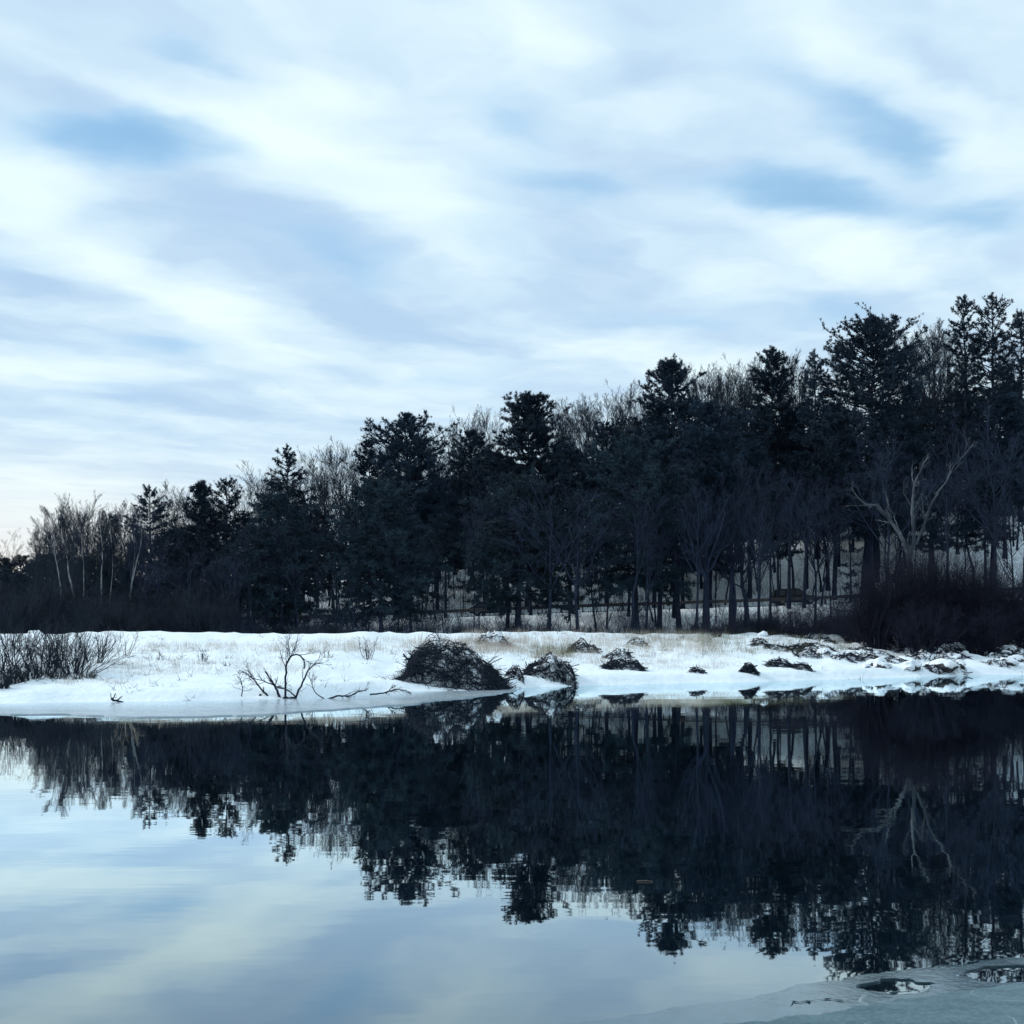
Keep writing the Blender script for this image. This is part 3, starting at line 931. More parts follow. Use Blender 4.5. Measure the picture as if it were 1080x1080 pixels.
# ------------------------------------------------------------------ bare trees
RIDGE = [bare_mesh(300 + i, 16.0, w, 0.3, (0, 0), 'twig', 'ridge_twig', 1.0, None, False, True) for i, w in enumerate([9, 8, 10, 7.5, 8.5, 9.5])]
ridge_px = [(40, 570, 160), (52, 556, 150), (70, 552, 148), (96, 550, 146), (118, 548, 150), (138, 545, 152), (170, 535, 156), (62, 546, 168), (85, 538, 166), (108, 545, 162), (128, 540, 168), (185, 527, 164), (198, 535, 168), (262, 515, 164), (275, 508, 168), (290, 512, 172), (325, 492, 164), (342, 488, 168), (358, 486, 166), (374, 484, 170),
            (405, 470, 168), (458, 466, 166), (474, 458, 168), (488, 452, 170), (515, 450, 172), (590, 436, 168), (604, 440, 164), (622, 428, 168), (640, 424, 172), (655, 421, 170), (668, 428, 166), (684, 418, 170), (736, 404, 170), (752, 396, 168), (768, 392, 172), (784, 394, 168),
            (832, 390, 172), (845, 386, 170), (955, 366, 168), (972, 358, 172), (986, 350, 165), (1000, 362, 170), (1062, 372, 172), (890, 380, 174), (930, 372, 176), (795, 400, 176), (700, 420, 178), (575, 452, 178), (430, 480, 178), (310, 505, 178), (220, 530, 176), (240, 528, 178)]
SHORT = [(157, 'the leftmost skyline pine'), (225, 'the twin pines'), (305, 'the steeple-shaped pine'), (429, 'the tall pine left of centre'), (557, 'the broad-headed central pine'), (711, 'the pointed pine right of centre'), (815, 'the narrow bushy-topped pine'), (917, 'the great spreading pine'), (1035, 'the spire pines at the right edge')]
NTH = ['first', 'second', 'third', 'fourth', 'fifth', 'sixth', 'seventh', 'eighth', 'ninth', 'tenth', 'eleventh', 'twelfth', 'thirteenth', 'fourteenth']


def ridge_label(px, all_px):
    left = [q for q in SHORT if q[0] <= px]
    right = [q for q in SHORT if q[0] > px]
    a, b = (left[-1] if left else None), (right[0] if right else None)
    same = sorted(v for v in all_px if (not a or v >= a[0]) and (not b or v < b[0]))
    nth = NTH[same.index(px)]
    if a is None: return 'grey leafless ridge tree, %s from the left before %s' % (nth, b[1])
    return 'grey leafless ridge tree, %s one right of %s' % (nth, a[1])


for i, (px, py, D) in enumerate(ridge_px):
    X, Y, H = px_tree(px, py, D)
    s = H / 15.2
    ws = s * RNG.uniform(0.9, 1.15)
    place(RIDGE[i % 6], 'bare_tree', ridge_label(px, [q[0] for q in ridge_px]), 'tree', X, Y, 'leafless trees along the ridge', RNG.uniform(0, 6.28), (ws, ws, s))

for i, (px, py, D) in enumerate(ridge_px):
    if px < 40: continue
    X, Y, H = px_tree(px + RNG.uniform(4, 9), py + RNG.uniform(8, 18), D - RNG.uniform(6, 14))
    s = H / 15.2
    ws = s * RNG.uniform(0.9, 1.2)
    place(RIDGE[(i * 5 + 2) % 6], 'bare_tree', 'leafless tree in the lower row just under the ridge crowns', 'tree', X, Y, 'lower row of leafless trees under the ridge', RNG.uniform(0, 6.28), (ws, ws, s))

# bare tree at the far left, trunk and twigs both pale tan
parts = bare_mesh(340, 15, 8, 0.4, (0, 0), 'tan_twig', 'tan_twig', 1.0, 0.14)
X, Y, H = px_tree(9, 562, 196)
place(parts, 'bare_tree', 'small warm-tinted leafless tree alone at the far left edge', 'tree', X, Y, None, 0, H / 15)

# pale birches in front of the left-hand wood: trunks follow the photograph
BIRCH = [
    ([(64, 642), (64, 622), (61, 600), (58, 585), (57, 560)], 549, 124, 0.09, 'slim pale birch with a bowed trunk, leftmost of the birches'),
    ([(79, 637), (76, 620), (72, 603), (72, 585), (66, 566)], 543, 124, 0.13, 'pale birch with a kinked white trunk, second from the left'),
    ([(89, 640), (89, 610), (88, 595), (87, 575)], 548, 126, 0.07, 'short thin greyish birch between two brighter birches'),
    ([(107, 655), (107, 630), (107, 605), (108, 590), (107, 570)], 546, 122, 0.11, 'straight pale birch with broken white bark patches'),
    ([(115, 645), (117, 620), (119, 600), (118, 580)], 552, 124, 0.06, 'dim thin birch close beside the straight birch'),
    ([(135, 640), (140, 612), (145, 590), (149, 575), (150, 560)], 545, 121, 0.11, 'pale birch leaning right under the leftmost pine'),
    ([(132, 655), (137, 630), (141, 600), (143, 585)], 560, 122, 0.07, 'thin birch almost touching the right-leaning birch'),
]
for i, (line, top, D, r, label) in enumerate(BIRCH):
    rng = np.random.default_rng(400 + i)
    pts = np.array([at(px, py, D) for px, py in line])
    base = np.array((pts[0][0], D, gz(pts[0][0], D)))
    pts = np.concatenate([[base - (0, 0, 0.3)], pts, [at(line[-1][0] - 2, top, D)]])
    if pts[1][2] < base[2] + 0.3: pts = np.delete(pts, 1, 0)
    pts[:, 1] += rng.normal(size=len(pts)) * 0.08
    t = np.linspace(0, 1, 14); q = np.linspace(0, 1, len(pts))
    Pl = np.stack([np.interp(t, q, pts[:, k]) for k in range(3)], 1)[None] - base
    R = (r * (1 - 0.75 * t))[None]
    tr = MB(); tr.tubes(Pl, R, 7)
    tw = MB()
    k1, r1 = kids(rng, Pl, R, 20, 0.5, 1.0, 0.26, 0.42, 0.08, 0.05, 5, 0.5, 0.3)
    k2, r2 = kids(rng, k1, r1, 7, 0.2, 1.0, 0.55, 0.42, 0.06, 0.06, 4, 0.6, 0.4)
    k3, r3 = kids(rng, k2, r2, 7, 0.2, 1.0, 0.6, 0.42, 0.04, 0.07, 3, 0.8, 0.6)
    tw.tubes(k1, np.maximum(r1, .014), 4); tw.tubes(k2, np.maximum(r2, .009), 3); tw.tubes(k3, np.maximum(r3, .006), 3)
    tt = thing('birch_tree', label, 'birch', base, 'birches at the left of the wood')
    obj('trunk', tr.mesh('birch_trunk', M['birch'], True), tt)
    obj('crown', tw.mesh('birch_crown', M['twig']), tt)

# thicker trunks that read singly between the bank and the road or just behind it
STOUT = [
    (535, 655, 112, 0.24, 10, 'left stem of the pair of dark trunks below the wide low pine'),
    (545, 655, 112.5, 0.24, 10, 'right stem of the pair of dark trunks below the wide low pine'),
    (433, 655, 112, 0.16, 9, 'dark forked trunk in front of the road, left of the brush mound'),
    (313, 655, 112, 0.20, 9, 'dark trunk on the road bank behind the pale car'),
    (253, 660, 111, 0.22, 7, 'short forked trunk on the road bank at the left'),
    (695, 650, 113, 0.26, 13, 'heavy dark trunk on the slope right of the tan grass'),
    (744, 655, 108, 0.42, 13, 'heaviest trunk, rising behind the brown brush right of centre'),
    (771, 655, 109, 0.30, 13, 'stout trunk just right of the heaviest trunk'),
    (715, 650, 112, 0.22, 12, 'stout trunk just left of the heaviest trunk'),
    (832, 640, 117, 0.22, 13, 'straight dark trunk in front of the parked dark car'),
    (848, 640, 117.5, 0.20, 13, 'second dark trunk in front of the parked dark car'),
    (913, 625, 128, 0.62, 15, 'thick black trunk standing beside the thin young evergreen'),
    (924, 615, 133, 0.42, 14, 'black trunk right behind the thick trunk beside the young evergreen'),
    (985, 620, 128, 0.40, 14, 'dark trunk behind the great dark thicket, near the pale dead tree'),
    (1046, 630, 127, 0.40, 15, 'dark trunk rising behind the right part of the dark thicket'),
    (640, 640, 130, 0.24, 12, 'dark trunk standing on the open snow slope right of centre'),
    (603, 640, 128, 0.20, 12, 'dark trunk on the open snow slope at the centre'),
    (461, 640, 131, 0.22, 12, 'dark trunk on the snow slope left of centre'),
    (352, 640, 130, 0.22, 11, 'dark trunk beside the pale car'),
]
for i, (px, py, D, r, H, label) in enumerate(STOUT):
    X = (px - 540) / F * D
    parts = bare_mesh(500 + i, H, H * 0.55, 0.45 if i not in (2, 4) else 0.3, (RNG.normal() * 0.4, 0), 'bark', 'twig', 0.7, r, True)
    place(parts, 'dark_tree', label, 'tree', X, D, 'stout dark trunks at the edge of the wood', 0)

# dark trunk leaning right beside the car
parts = bare_mesh(560, 9, 3, 0.6, (1.6, 0), 'bark', 'twig', 0.6, 0.12)
place(parts, 'leaning_tree', 'thin crooked dark tree leaning right beside the parked dark car', 'tree', (866 - 540) / F * 117.5, 117.5)

# slim bare trees crowding the hillside
SLIM = [bare_mesh(600 + i, 13.0, w, fk, (1.2 * math.sin(i * 2.4), 0.6 * math.cos(i * 1.7)), 'bark', 'twig', 0.8, r, False) for i, (w, fk, r) in enumerate([(4, .5, .10), (6, .3, .13), (3.5, .55, .08), (8, .22, .16), (4.5, .5, .11), (7, .26, .12), (3, .4, .07), (9, .2, .10), (5, .35, .2)])]
n_slim = 0
rs = np.random.default_rng(77)
while n_slim < 285:
    px = rs.uniform(318, 1100) if rs.random() < 0.85 else rs.uniform(150, 330)
    if n_slim > 225: px = rs.uniform(560, 1090)
    D = rs.choice([rs.uniform(105, 118.3), rs.uniform(127, 165)], p=[0.22, 0.78])
    if D < 118.5 and (px > 885 or n_slim > 225): continue
    X = (px - 540) / F * D
    hs = rs.uniform(0.6, 1.12)
    if px < 500: hs *= 0.75
    wv = 0.65 + 1.1 * rs.random() ** 1.6
    tt = place(SLIM[int(rs.integers(len(SLIM)))], 'slim_bare_tree', 'slim leafless trunk in the crowd of bare trees on the hillside', 'tree', X, D, 'slim bare trees crowding the hillside', rs.uniform(0, 6.28), (hs * wv, hs * wv, hs))
    tt.rotation_euler = (rs.normal() * 0.05, rs.normal() * 0.06, tt.rotation_euler[2])
    n_slim += 1

# purplish thickets of bare trees that fill the right-hand wood at mid height
MIDT = [bare_mesh(640 + i, 12.0, 10, 0.46, (0, 0), 'bark', 'twig', 1.15, 0.14) for i in range(4)]
for i, (px, py, D) in enumerate([(735, 520, 106), (775, 505, 109), (812, 515, 112), (860, 520, 108), (800, 540, 104), (935, 480, 112), (1000, 470, 114), (1050, 455, 112), (1085, 470, 110), (640, 560, 113), (600, 575, 115), (500, 590, 114), (1065, 520, 105)]):
    X, Y, H = px_tree(px, py, D)
    s = H / 12.0
    place(MIDT[i % 4], 'bushy_bare_tree', 'bushy purple-grey leafless tree before the right-hand wood, %s from the left' % NTH[sorted(q for q in (735, 775, 812, 860, 800, 935, 1000, 1050, 1085, 1065)).index(px)] if px > 700 else 'small bushy leafless tree behind the snow field at the centre', 'tree', X, Y, 'bushy bare trees before the wood' if px > 700 else 'small bushy trees at the centre', rs.uniform(0, 6.28), s)


# ------------------------------------------------------------------ things drawn limb by limb
def traced(name, label, cat, D, base_px, lines, mat, twigs=(4, 3), seed=0, part_names=('trunk', 'limb'), rmin=0.01, depth=0.06, group=None):
    """lines: list of (radius0, radius1, [(px,py)..]); the first is the trunk. Depth is added limb by limb."""
    rng = np.random.default_rng(seed)
    bx = (base_px[0] - 540) / F * D
    base = np.array((bx, D, gz(bx, D)))
    t = thing(name, label, cat, base, group)
    for li, (r0, r1, pts) in enumerate(lines):
        P = np.array([at(px, py, D) for px, py in pts]) - base
        off = rng.normal() * depth * 12
        w = np.linspace(0, 1, len(P))
        if li: P[:, 1] += off * w
        tt = np.linspace(0, 1, max(8, len(P) * 3))
        q = np.linspace(0, 1, len(P))
        Q = np.stack([np.interp(tt, q, P[:, k]) for k in range(3)], 1)
        Q[1:-1] = (Q[:-2] + Q[1:-1] * 2 + Q[2:]) / 4
        Q[1:-1] += rng.normal(size=Q[1:-1].shape) * r0 * 0.25
        R = r0 + (r1 - r0) * tt
        mb = MB()
        mb.tubes(Q[None], R[None], 7)
        if twigs[0]:
            k1, q1 = kids(rng, Q[None], R[None], twigs[0] * (1 if li else 0) + 1, 0.3, 1.0, 0.42, 0.6, 0.04, 0.12, 5, 0.45, 0.4)
            k2, q2 = kids(rng, k1, q1, twigs[1], 0.2, 1.0, 0.5, 0.6, 0.02, 0.12, 4, 0.6, 0.5)
            mb.tubes(k1, np.maximum(q1, rmin), 4)
            mb.tubes(k2, np.maximum(q2, rmin * 0.7), 3)
        nm = part_names[0 if li == 0 else 1]
        obj(nm, mb.mesh(name + '_' + nm, mat, True), t)
    return t


# the pale dead tree over the dark thicket
traced('dead_tree', 'pale dead tree with bleached forking limbs above the dark thicket', 'tree', 101, (955, 690), [
    (0.298, 0.216, [(954, 694), (956, 650), (959, 600), (960, 575)]),
    (0.186, 0.096, [(958, 585), (950, 562), (938, 545), (928, 535)]),
    (0.099, 0.030, [(938, 547), (925, 533), (912, 532), (903, 522), (897, 514)]),
    (0.074, 0.030, [(925, 532), (914, 535), (905, 534)]),
    (0.087, 0.048, [(940, 546), (936, 532), (932, 521)]),
    (0.074, 0.036, [(950, 565), (948, 552), (947, 543)]),
    (0.161, 0.096, [(963, 580), (964, 560), (961, 538), (963, 522)]),
    (0.093, 0.030, [(963, 524), (965, 508), (971, 495), (975, 487), (979, 482)]),
    (0.056, 0.024, [(964, 512), (962, 500), (964, 489)]),
    (0.056, 0.024, [(961, 533), (951, 521), (949, 509)]),
    (0.124, 0.060, [(966, 574), (975, 550), (979, 532), (986, 522)]),
    (0.062, 0.018, [(986, 522), (998, 508), (1004, 492), (1016, 480), (1025, 466)]),
    (0.043, 0.018, [(998, 508), (1002, 498), (1003, 488)]),
], M['dead'], (3, 4), 900, rmin=0.014)

# branchy snag lying at the water's edge on the left
def Z(zx, zy):
    return (140 + zx / 5.4, 640 + zy / 5.4)
traced('fallen_branches', 'dark branchy snag curling up from the water edge at the left', 'branch', 57.3, (296, 738), [
    (0.10, 0.07, [Z(720, 525), Z(790, 520), Z(860, 526), Z(925, 520)]),
    (0.055, 0.03, [Z(868, 528), Z(874, 420), Z(876, 330), Z(900, 285), Z(940, 265), Z(985, 298), Z(988, 350)]),
    (0.025, 0.008, [Z(876, 330), Z(855, 285), Z(843, 235)]),
    (0.055, 0.02, [Z(925, 525), Z(965, 440), Z(1000, 362), Z(1045, 322), Z(1085, 318)]),
    (0.065, 0.02, [Z(836, 512), Z(815, 450), Z(785, 405), Z(763, 365)]),
    (0.05, 0.012, [Z(770, 510), Z(722, 465), Z(680, 410), Z(640, 385), Z(590, 362)]),
    (0.035, 0.01, [Z(836, 460), Z(780, 430), Z(720, 410), Z(675, 395)]),
    (0.03, 0.01, [Z(612, 532), Z(640, 480), Z(648, 420), Z(640, 390)]),
    (0.04, 0.015, [Z(930, 515), Z(890, 470), Z(850, 458)]),
    (0.03, 0.01, [Z(1100, 530), Z(1040, 490), Z(1020, 440), Z(1012, 400)]),
    (0.05, 0.02, [Z(1110, 528), Z(1170, 505), Z(1230, 510), Z(1290, 480), Z(1340, 470)]),
    (0.04, 0.02, [Z(1350, 500), Z(1420, 495), Z(1500, 470), Z(1560, 480)]),
    (0.03, 0.01, [Z(1440, 495), Z(1470, 465), Z(1490, 455)]),
    (0.09, 0.06, [Z(720, 515), Z(745, 500), Z(780, 512)]),
], M['brush'], (7, 6), 901, part_names=('log', 'limb'), rmin=0.007, depth=0.05)
traced('driftwood', 'small dark driftwood snag on the ice at the far left', 'driftwood', 54.6, (124, 738), [
    (0.06, 0.03, [(117, 737), (122, 739), (131, 741)]),
    (0.035, 0.012, [(119, 738), (120, 734), (121, 731)]),
    (0.03, 0.012, [(124, 739), (127, 736), (130, 734)]),
    (0.02, 0.01, [(118, 738), (115, 735), (113, 732)]),
], M['brush'], (2, 2), 902, part_names=('log', 'limb'), rmin=0.007, depth=0.03)
# white sapling in front of the thicket
traced('sapling', 'single pale slender sapling in front of the great dark thicket', 'tree', 95, (947, 692), [
    (0.06, 0.03, [(948, 694), (946, 670), (945, 650), (944, 632), (943, 615)]),
], M['birch'], (0, 0), 903, part_names=('trunk', 'limb'))


# ------------------------------------------------------------------ shrubs, brush mounds, thickets
def shrub(px, D, H, W, stems, label, mat='brush', seed=0, group=None, fine=1.0, lean=0.7, rad=0.022, dense=5, name='shrub', cat='shrub', sy=1.0, up=0.03):
    parts = shrub_mesh(seed, H, W, stems, mat, fine, lean, rad, dense, up)
    return place(parts, name, label, cat, (px - 540) / F * D, D, group, 0, (1, sy, 1))


for i, (px, D, H, W, st, label) in enumerate([
    (-8, 60, 2.6, 2.6, 22, 'bare dark shrub cut by the left edge of the picture'),
    (18, 63, 2.9, 2.8, 20, 'tall sparse shrub near the left edge, left of the fan-shaped shrub'),
    (45, 60, 2.7, 2.6, 22, 'dark many-stemmed shrub in the middle of the left thicket'),
    (62, 62, 2.8, 2.8, 20, 'fan-shaped shrub of upright stems in the left thicket'),
    (80, 60, 2.5, 2.8, 24, 'right-leaning dark shrub at the right of the left thicket'),
    (100, 64, 2.2, 2.2, 12, 'thin airy shrub just right of the left thicket'),
    (8, 57, 1.4, 2.4, 30, 'low dense bramble at the water edge in the left corner'),
    (30, 57.5, 1.1, 2.2, 24, 'low bramble beside the water in the left thicket'),
    (-4, 55.4, 0.9, 2.0, 34, 'lowest bramble, almost in the water at the left edge'),
    (58, 58.2, 0.8, 2.2, 26, 'low bramble below the fan-shaped shrub of the left thicket'),
    (88, 58.5, 0.6, 1.8, 20, 'low bramble at the right foot of the left thicket'),
]):
    shrub(px, D, H * 1.1, W, int(st * 1.5), label, 'brush', 700 + i, 'shrubs of the left thicket', 1.0, 0.8)
for i, (px, D, H, W, st, label, mt) in enumerate([
    (388, 72, 1.5, 0.9, 12, 'small upright twiggy shrub left of the brush mound', 'brush'),
    (213, 66, 1.0, 0.7, 9, 'tiny dark-footed shrub alone on the snow at the left', 'brush'),
    (240, 64, 0.5, 0.5, 6, 'wisp of dark twigs left of the snag', 'brush'),
    (132, 68, 1.7, 1.6, 9, 'airy brownish shrub on the snow right of the left thicket', 'tan_twig'),
    (345, 70, 0.9, 0.6, 7, 'wispy pale shrub behind the snag', 'tan_twig'),
    (170, 66, 0.7, 0.7, 8, 'small wispy shrub between the left thicket and the tiny shrub', 'tan_twig'),
]):
    shrub(px, D, H, W, st, label, mt, 720 + i, None, 0.7, 0.5, 0.014, 4)

# great dark thicket at the right with its smaller companions
for i, (px, D, H, W, st, label) in enumerate([
    (925, 95, 5.2, 5.0, 70, 'left flank of the great dark thicket, beside the pale sapling'),
    (958, 96, 6.2, 5.0, 85, 'tall dark shrub in the great thicket at the foot of the pale dead tree'),
    (990, 97, 6.4, 5.0, 85, 'tallest dense shrub in the middle of the great dark thicket'),
    (1022, 98, 6.2, 5.0, 85, 'dense reddish-dark shrub right of the middle of the great thicket'),
    (1055, 99, 5.4, 5.0, 75, 'dark shrub in the great thicket near the right edge'),
    (1088, 100, 4.6, 5.0, 65, 'dark shrub of the great thicket cut by the right edge'),
    (900, 99, 3.2, 3.4, 45, 'low dark shrub left of the great thicket'),
    (975, 92, 3.0, 5.0, 60, 'low front shrub of the great thicket'),
    (1035, 94, 3.0, 5.0, 60, 'low front shrub of the great thicket towards the right edge'),
]):
    shrub(px, D, H * 1.2, W * 0.95, int(st * 2.0), label, 'red_twig', 740 + i, 'shrubs of the great dark thicket', 1.3, 0.68, 0.034, 10, 'thicket_shrub', 'shrub')
for i, (px, D, H, W, st, label) in enumerate([
    (845, 101, 2.4, 3.4, 50, 'low brown shrub below the parked dark car'),
    (815, 103, 2.3, 3.0, 40, 'low brown shrub left below the parked dark car'),
    (875, 102, 2.2, 3.0, 40, 'low brown shrub right below the parked dark car'),
    (770, 102, 1.6, 2.4, 30, 'knee-high brown shrub at the foot of the stout trunks'),
    (738, 101, 1.3, 2.2, 26, 'low brown shrub just right of the olive grass'),
    (755, 99, 1.1, 1.6, 24, 'small round brown shrub on the crest right of the olive grass'),
]):
    shrub(px, D, H * 1.35, W * 1.25, int(st * 1.4), label, 'red_twig', 760 + i, 'low brown shrubs on the crest', 1.0, 0.95, 0.02, 6)


def mound(px, D, w, h, d, n, label, seed, peak=0.0, snow=0.75, mat='brush', group='brush mounds on the snowy bank', rad=0.024):
    """a heap of arching stems over a core of drifted snow"""
    rng = np.random.default_rng(seed)
    X = (px - 540) / F * D
    t = thing('brush_mound', label, 'brush mound', (X, D, gz(X, D)), group)

    def surf(a, b):     # a in [-1,1] along x, b in [-1,1] depth -> height
        pk = np.where(a < peak, (a + 1) / (peak + 1), (1 - a) / (1 - peak))
        ex = np.where(a < peak, 0.6 + 0.2 * max(0.0, -peak), 0.6 + 1.0 * max(0.0, -peak))
        return h * np.sin(np.clip(pk, 0, 1) * math.pi / 2) ** ex * np.clip(1 - b * b, 0, 1) ** 0.5 * (0.9 + 0.5 * fbm(a * 2.2 + seed, b * 1.6, seed + 3, 2))
    # snow core
    k = 26
    A, B = np.meshgrid(np.linspace(-1, 1, k), np.linspace(-1, 1, k))
    lump = fbm(A * 2.5 + seed, B * 2.5, seed, 3)
    z0 = gz(X, D)
    fol = lambda x, y: ground(X + x, D + y) - z0
    V = np.stack([A * w * 0.48, B * d * 0.44, surf(A, B) * min(0.85, snow * 1.15) * (0.88 + 1.0 * lump) - 0.06 + fol(A * w * 0.48, B * d * 0.44)], -1).reshape(-1, 3)
    i = np.arange(k * k).reshape(k, k)
    f = np.stack([i[:-1, :-1], i[:-1, 1:], i[1:, 1:], i[1:, :-1]], -1).reshape(-1, 4)
    obj('snow_core', mesh_np('snow_core', V, [f], M['cap'], True), t)
    # arching stems
    m = 9
    st = MB()
    n = int(n * 1.2)
    a0 = rng.uniform(-1, 1, n); a0 = np.sign(a0) * np.abs(a0) ** 0.8; b0 = rng.uniform(-1, 0.4, n)
    a1 = np.clip(a0 + rng.normal(size=n) * 0.38, -1.04, 1.04); b1 = np.clip(b0 + rng.normal(size=n) * 0.6, -1.05, 1)
    q = np.linspace(0, 1, m)[None, :]
    a = a0[:, None] * (1 - q) + a1[:, None] * q + np.cumsum(rng.normal(size=(n, m)) * 0.03, 1)
    b = b0[:, None] * (1 - q) + b1[:, None] * q + np.cumsum(rng.normal(size=(n, m)) * 0.03, 1)
    lift = rng.uniform(0.08, 1.0, n)[:, None] ** 0.7 + 0.18 * np.sin(q * math.pi) * rng.uniform(0, 1, n)[:, None]
    z = surf(np.clip(a, -1, 1), np.clip(b, -1, 1)) * lift + 0.02
    P = np.stack([a * w / 2, b * d / 2, z + fol(a * w / 2, b * d / 2)], -1)
    R = np.repeat(rng.uniform(0.4, 1.3, n)[:, None] * rad, m, 1) * (1 - 0.6 * q)
    st.tubes(P, R, 4)
    ns = int(n * 0.75)
    sa = rng.uniform(-0.95, 0.95, ns); sb = rng.uniform(-0.95, 0.5, ns)
    sz = surf(sa, sb) * rng.uniform(0.15, 0.95, ns) + fol(sa * w / 2, sb * d / 2)
    sd = norm(np.stack([rng.normal(size=ns), rng.normal(size=ns) * 0.6 - 0.2, rng.normal(size=ns) * 0.45 + 0.05], 1))
    sl = (0.12 + 0.75 * rng.random(ns) ** 2) * min(2.2, 0.4 + 0.35 * w)
    S, SR = run(rng, np.stack([sa * w / 2, sb * d / 2, sz], 1) - sd * sl[:, None] * 0.5, sd, sl, 3, 0.0, 0.06, (0.4 + 1.9 * rng.random(ns) ** 2) * rad, rng.uniform(0.3, 1.0, ns) * rad)
    S[:, :, 2] = np.maximum(S[:, :, 2], fol(S[:, :, 0], S[:, :, 1]) - 0.02)
    st.tubes(S, SR, 4)
    tw = st
    k1, r1 = kids(rng, P, R, 4, 0.1, 1.0, 0.28, 0.7, 0.0, 0.18, 4, 0.6, 0.5)
    k1[:, :, 2] = np.maximum(k1[:, :, 2], fol(k1[:, :, 0], k1[:, :, 1]))
    tw.tubes(k1, np.maximum(r1, 0.005), 3)
    obj('stems', st.mesh('mound_stems', M[mat]), t)
    return t


mound(482, 66.2, 5.8, 2.35, 3.2, 820, 'largest tangled brush mound, standing at the water edge', 801, -0.42, 0.62)
mound(580, 71, 2.9, 1.15, 2.0, 230, 'snow-patched brush mound right of the largest brush mound', 802, 0.3, 0.86)
mound(543, 68.8, 1.0, 0.7, 0.9, 60, 'small brush clump between the two larger brush mounds', 803, 0.0, 0.5)
mound(521, 84, 2.3, 0.9, 1.6, 90, 'low greyish brush hump above the largest brush mound', 804, -0.2, 0.75, 'brush')
mound(615, 84, 2.2, 0.8, 1.4, 110, 'dark low brush hump on the crest at the centre', 805, 0.1, 0.6)
mound(652, 82, 1.8, 0.6, 1.2, 70, 'flat brush hump right of the dark hump on the crest', 806, 0.2, 0.7)
mound(672, 91, 1.6, 0.6, 1.2, 50, 'faint brush hump among the tan grass on the crest', 807, 0.0, 0.7)
mound(657, 76, 2.6, 0.65, 1.4, 150, 'ragged dark brush on the bank with its tail to the left', 808, 0.4, 0.55)
mound(735, 75.5, 1.0, 0.35, 0.8, 40, 'tiny dark brush tuft at the water edge right of centre', 809, 0.0, 0.5)
mound(790, 76.5, 1.1, 0.62, 0.8, 130, 'small black bushy clump close to the water, alone on white snow', 810, -0.2, 0.4)
mound(822, 80, 1.9, 0.5, 1.2, 90, 'ring-shaped dark brush clump right of the small black clump', 811, -0.3, 0.5)
mound(846, 79.5, 1.3, 0.45, 1.0, 70, 'dark brush clump sliding down to the water', 812, 0.0, 0.5)


# ------------------------------------------------------------------ snow-capped boulders
def boulder(X, D, s, label, seed, group=None, flat=0.6):
    rng = np.random.default_rng(seed)
    k, m = 22, 13
    th = np.linspace(0, 2 * math.pi, k, endpoint=False)
    ph = np.linspace(-0.5, 0.5, m) * math.pi
    TH, PH = np.meshgrid(th, ph)
    cx, cy, cz = np.cos(TH) * np.cos(PH), np.sin(TH) * np.cos(PH), np.sin(PH)
    r = 1 + 0.9 * fbm(cx * 1.3 + seed * 3.1 + cz, cy * 1.3 + cz * 0.7, seed, 4)
    r = np.minimum(r, 0.75 + 0.5 * np.abs(rng.normal()))          # knock flat faces into it
    sx, sy = rng.uniform(0.9, 1.7), rng.uniform(0.7, 1.0)
    V = np.stack([cx * r * s * sx, cy * r * s * sy, (cz * r * flat + 0.12) * s], -1)
    i = np.arange(k * m).reshape(m, k)
    f = np.stack([i[:-1], np.roll(i[:-1], -1, 1), np.roll(i[1:], -1, 1), i[1:]], -1).reshape(-1, 4)
    t = thing('boulder', label, 'boulder', (X, D, gz(X, D)), group, rng.uniform(-0.7, 0.7))
    obj('stone', mesh_np('boulder_stone', V.reshape(-1, 3), [f], M['rock'], True), t)
    # drifted snow lying unevenly on the top and the back
    lump = 0.20 * s * (0.2 + 1.6 * fbm(cx * 2.0 + seed, cy * 2.0 + cz, seed + 5, 3) + np.clip(cz, -1, 1) * 1.0 + 0.45 * cy)
    N = np.stack([cx, cy, cz * 1.3], -1)
    W = V + N * np.clip(lump, -0.12 * s, None)[..., None]
    obj('snow_cap', mesh_np('boulder_snow', W.reshape(-1, 3), [f], M['cap'], True), t)


rb = np.random.default_rng(31)
k = 0
while k < 24:
    px = rb.uniform(858, 1085)
    py = rb.uniform(684, 716)
    lo = np.interp(px, [858, 900, 960, 1000, 1085], [692, 702, 714, 716, 704])
    if py > lo: continue
    # depth at which the ground meets this pixel row
    Ds = np.linspace(78, 112, 120)
    Xs = (px - 540) / F * Ds
    row = HZ - (ground(Xs, Ds) - CAMH) / Ds * F
    D = Ds[int(np.argmin(np.abs(row - py)))]
    if D < float(shore(np.array([(px - 540) / F * D]))[0]) + 1: continue
    boulder((px - 540) / F * D, D, rb.uniform(0.22, 0.6), 'dark stone with a snow cap in the rubble below the great thicket', 1000 + k, 'snow-capped stones below the great thicket')
    k += 1
for k in range(44):
    px = rb.uniform(780, 1085)
    py = rb.uniform(676, float(np.interp(px, [800, 858, 900, 960, 1000, 1085], [684, 694, 704, 713, 714, 704])))
    Ds = np.linspace(78, 112, 120)
    Xs = (px - 540) / F * Ds
    row = HZ - (ground(Xs, Ds) - CAMH) / Ds * F
    j = int(np.argmin(np.abs(row - py) + (Ds < shore(Xs) + 0.8) * 99))
    mound(px, Ds[j], rb.uniform(0.8, 3.0), rb.uniform(0.2, 0.6), rb.uniform(0.8, 1.6), int(rb.uniform(22, 60)), 'low dark brush clump in the snowy rubble around the great thicket', 830 + k, rb.uniform(-.5, .5), 0.6, 'brush' if k % 2 else 'red_twig', 'brush clumps in the rubble')
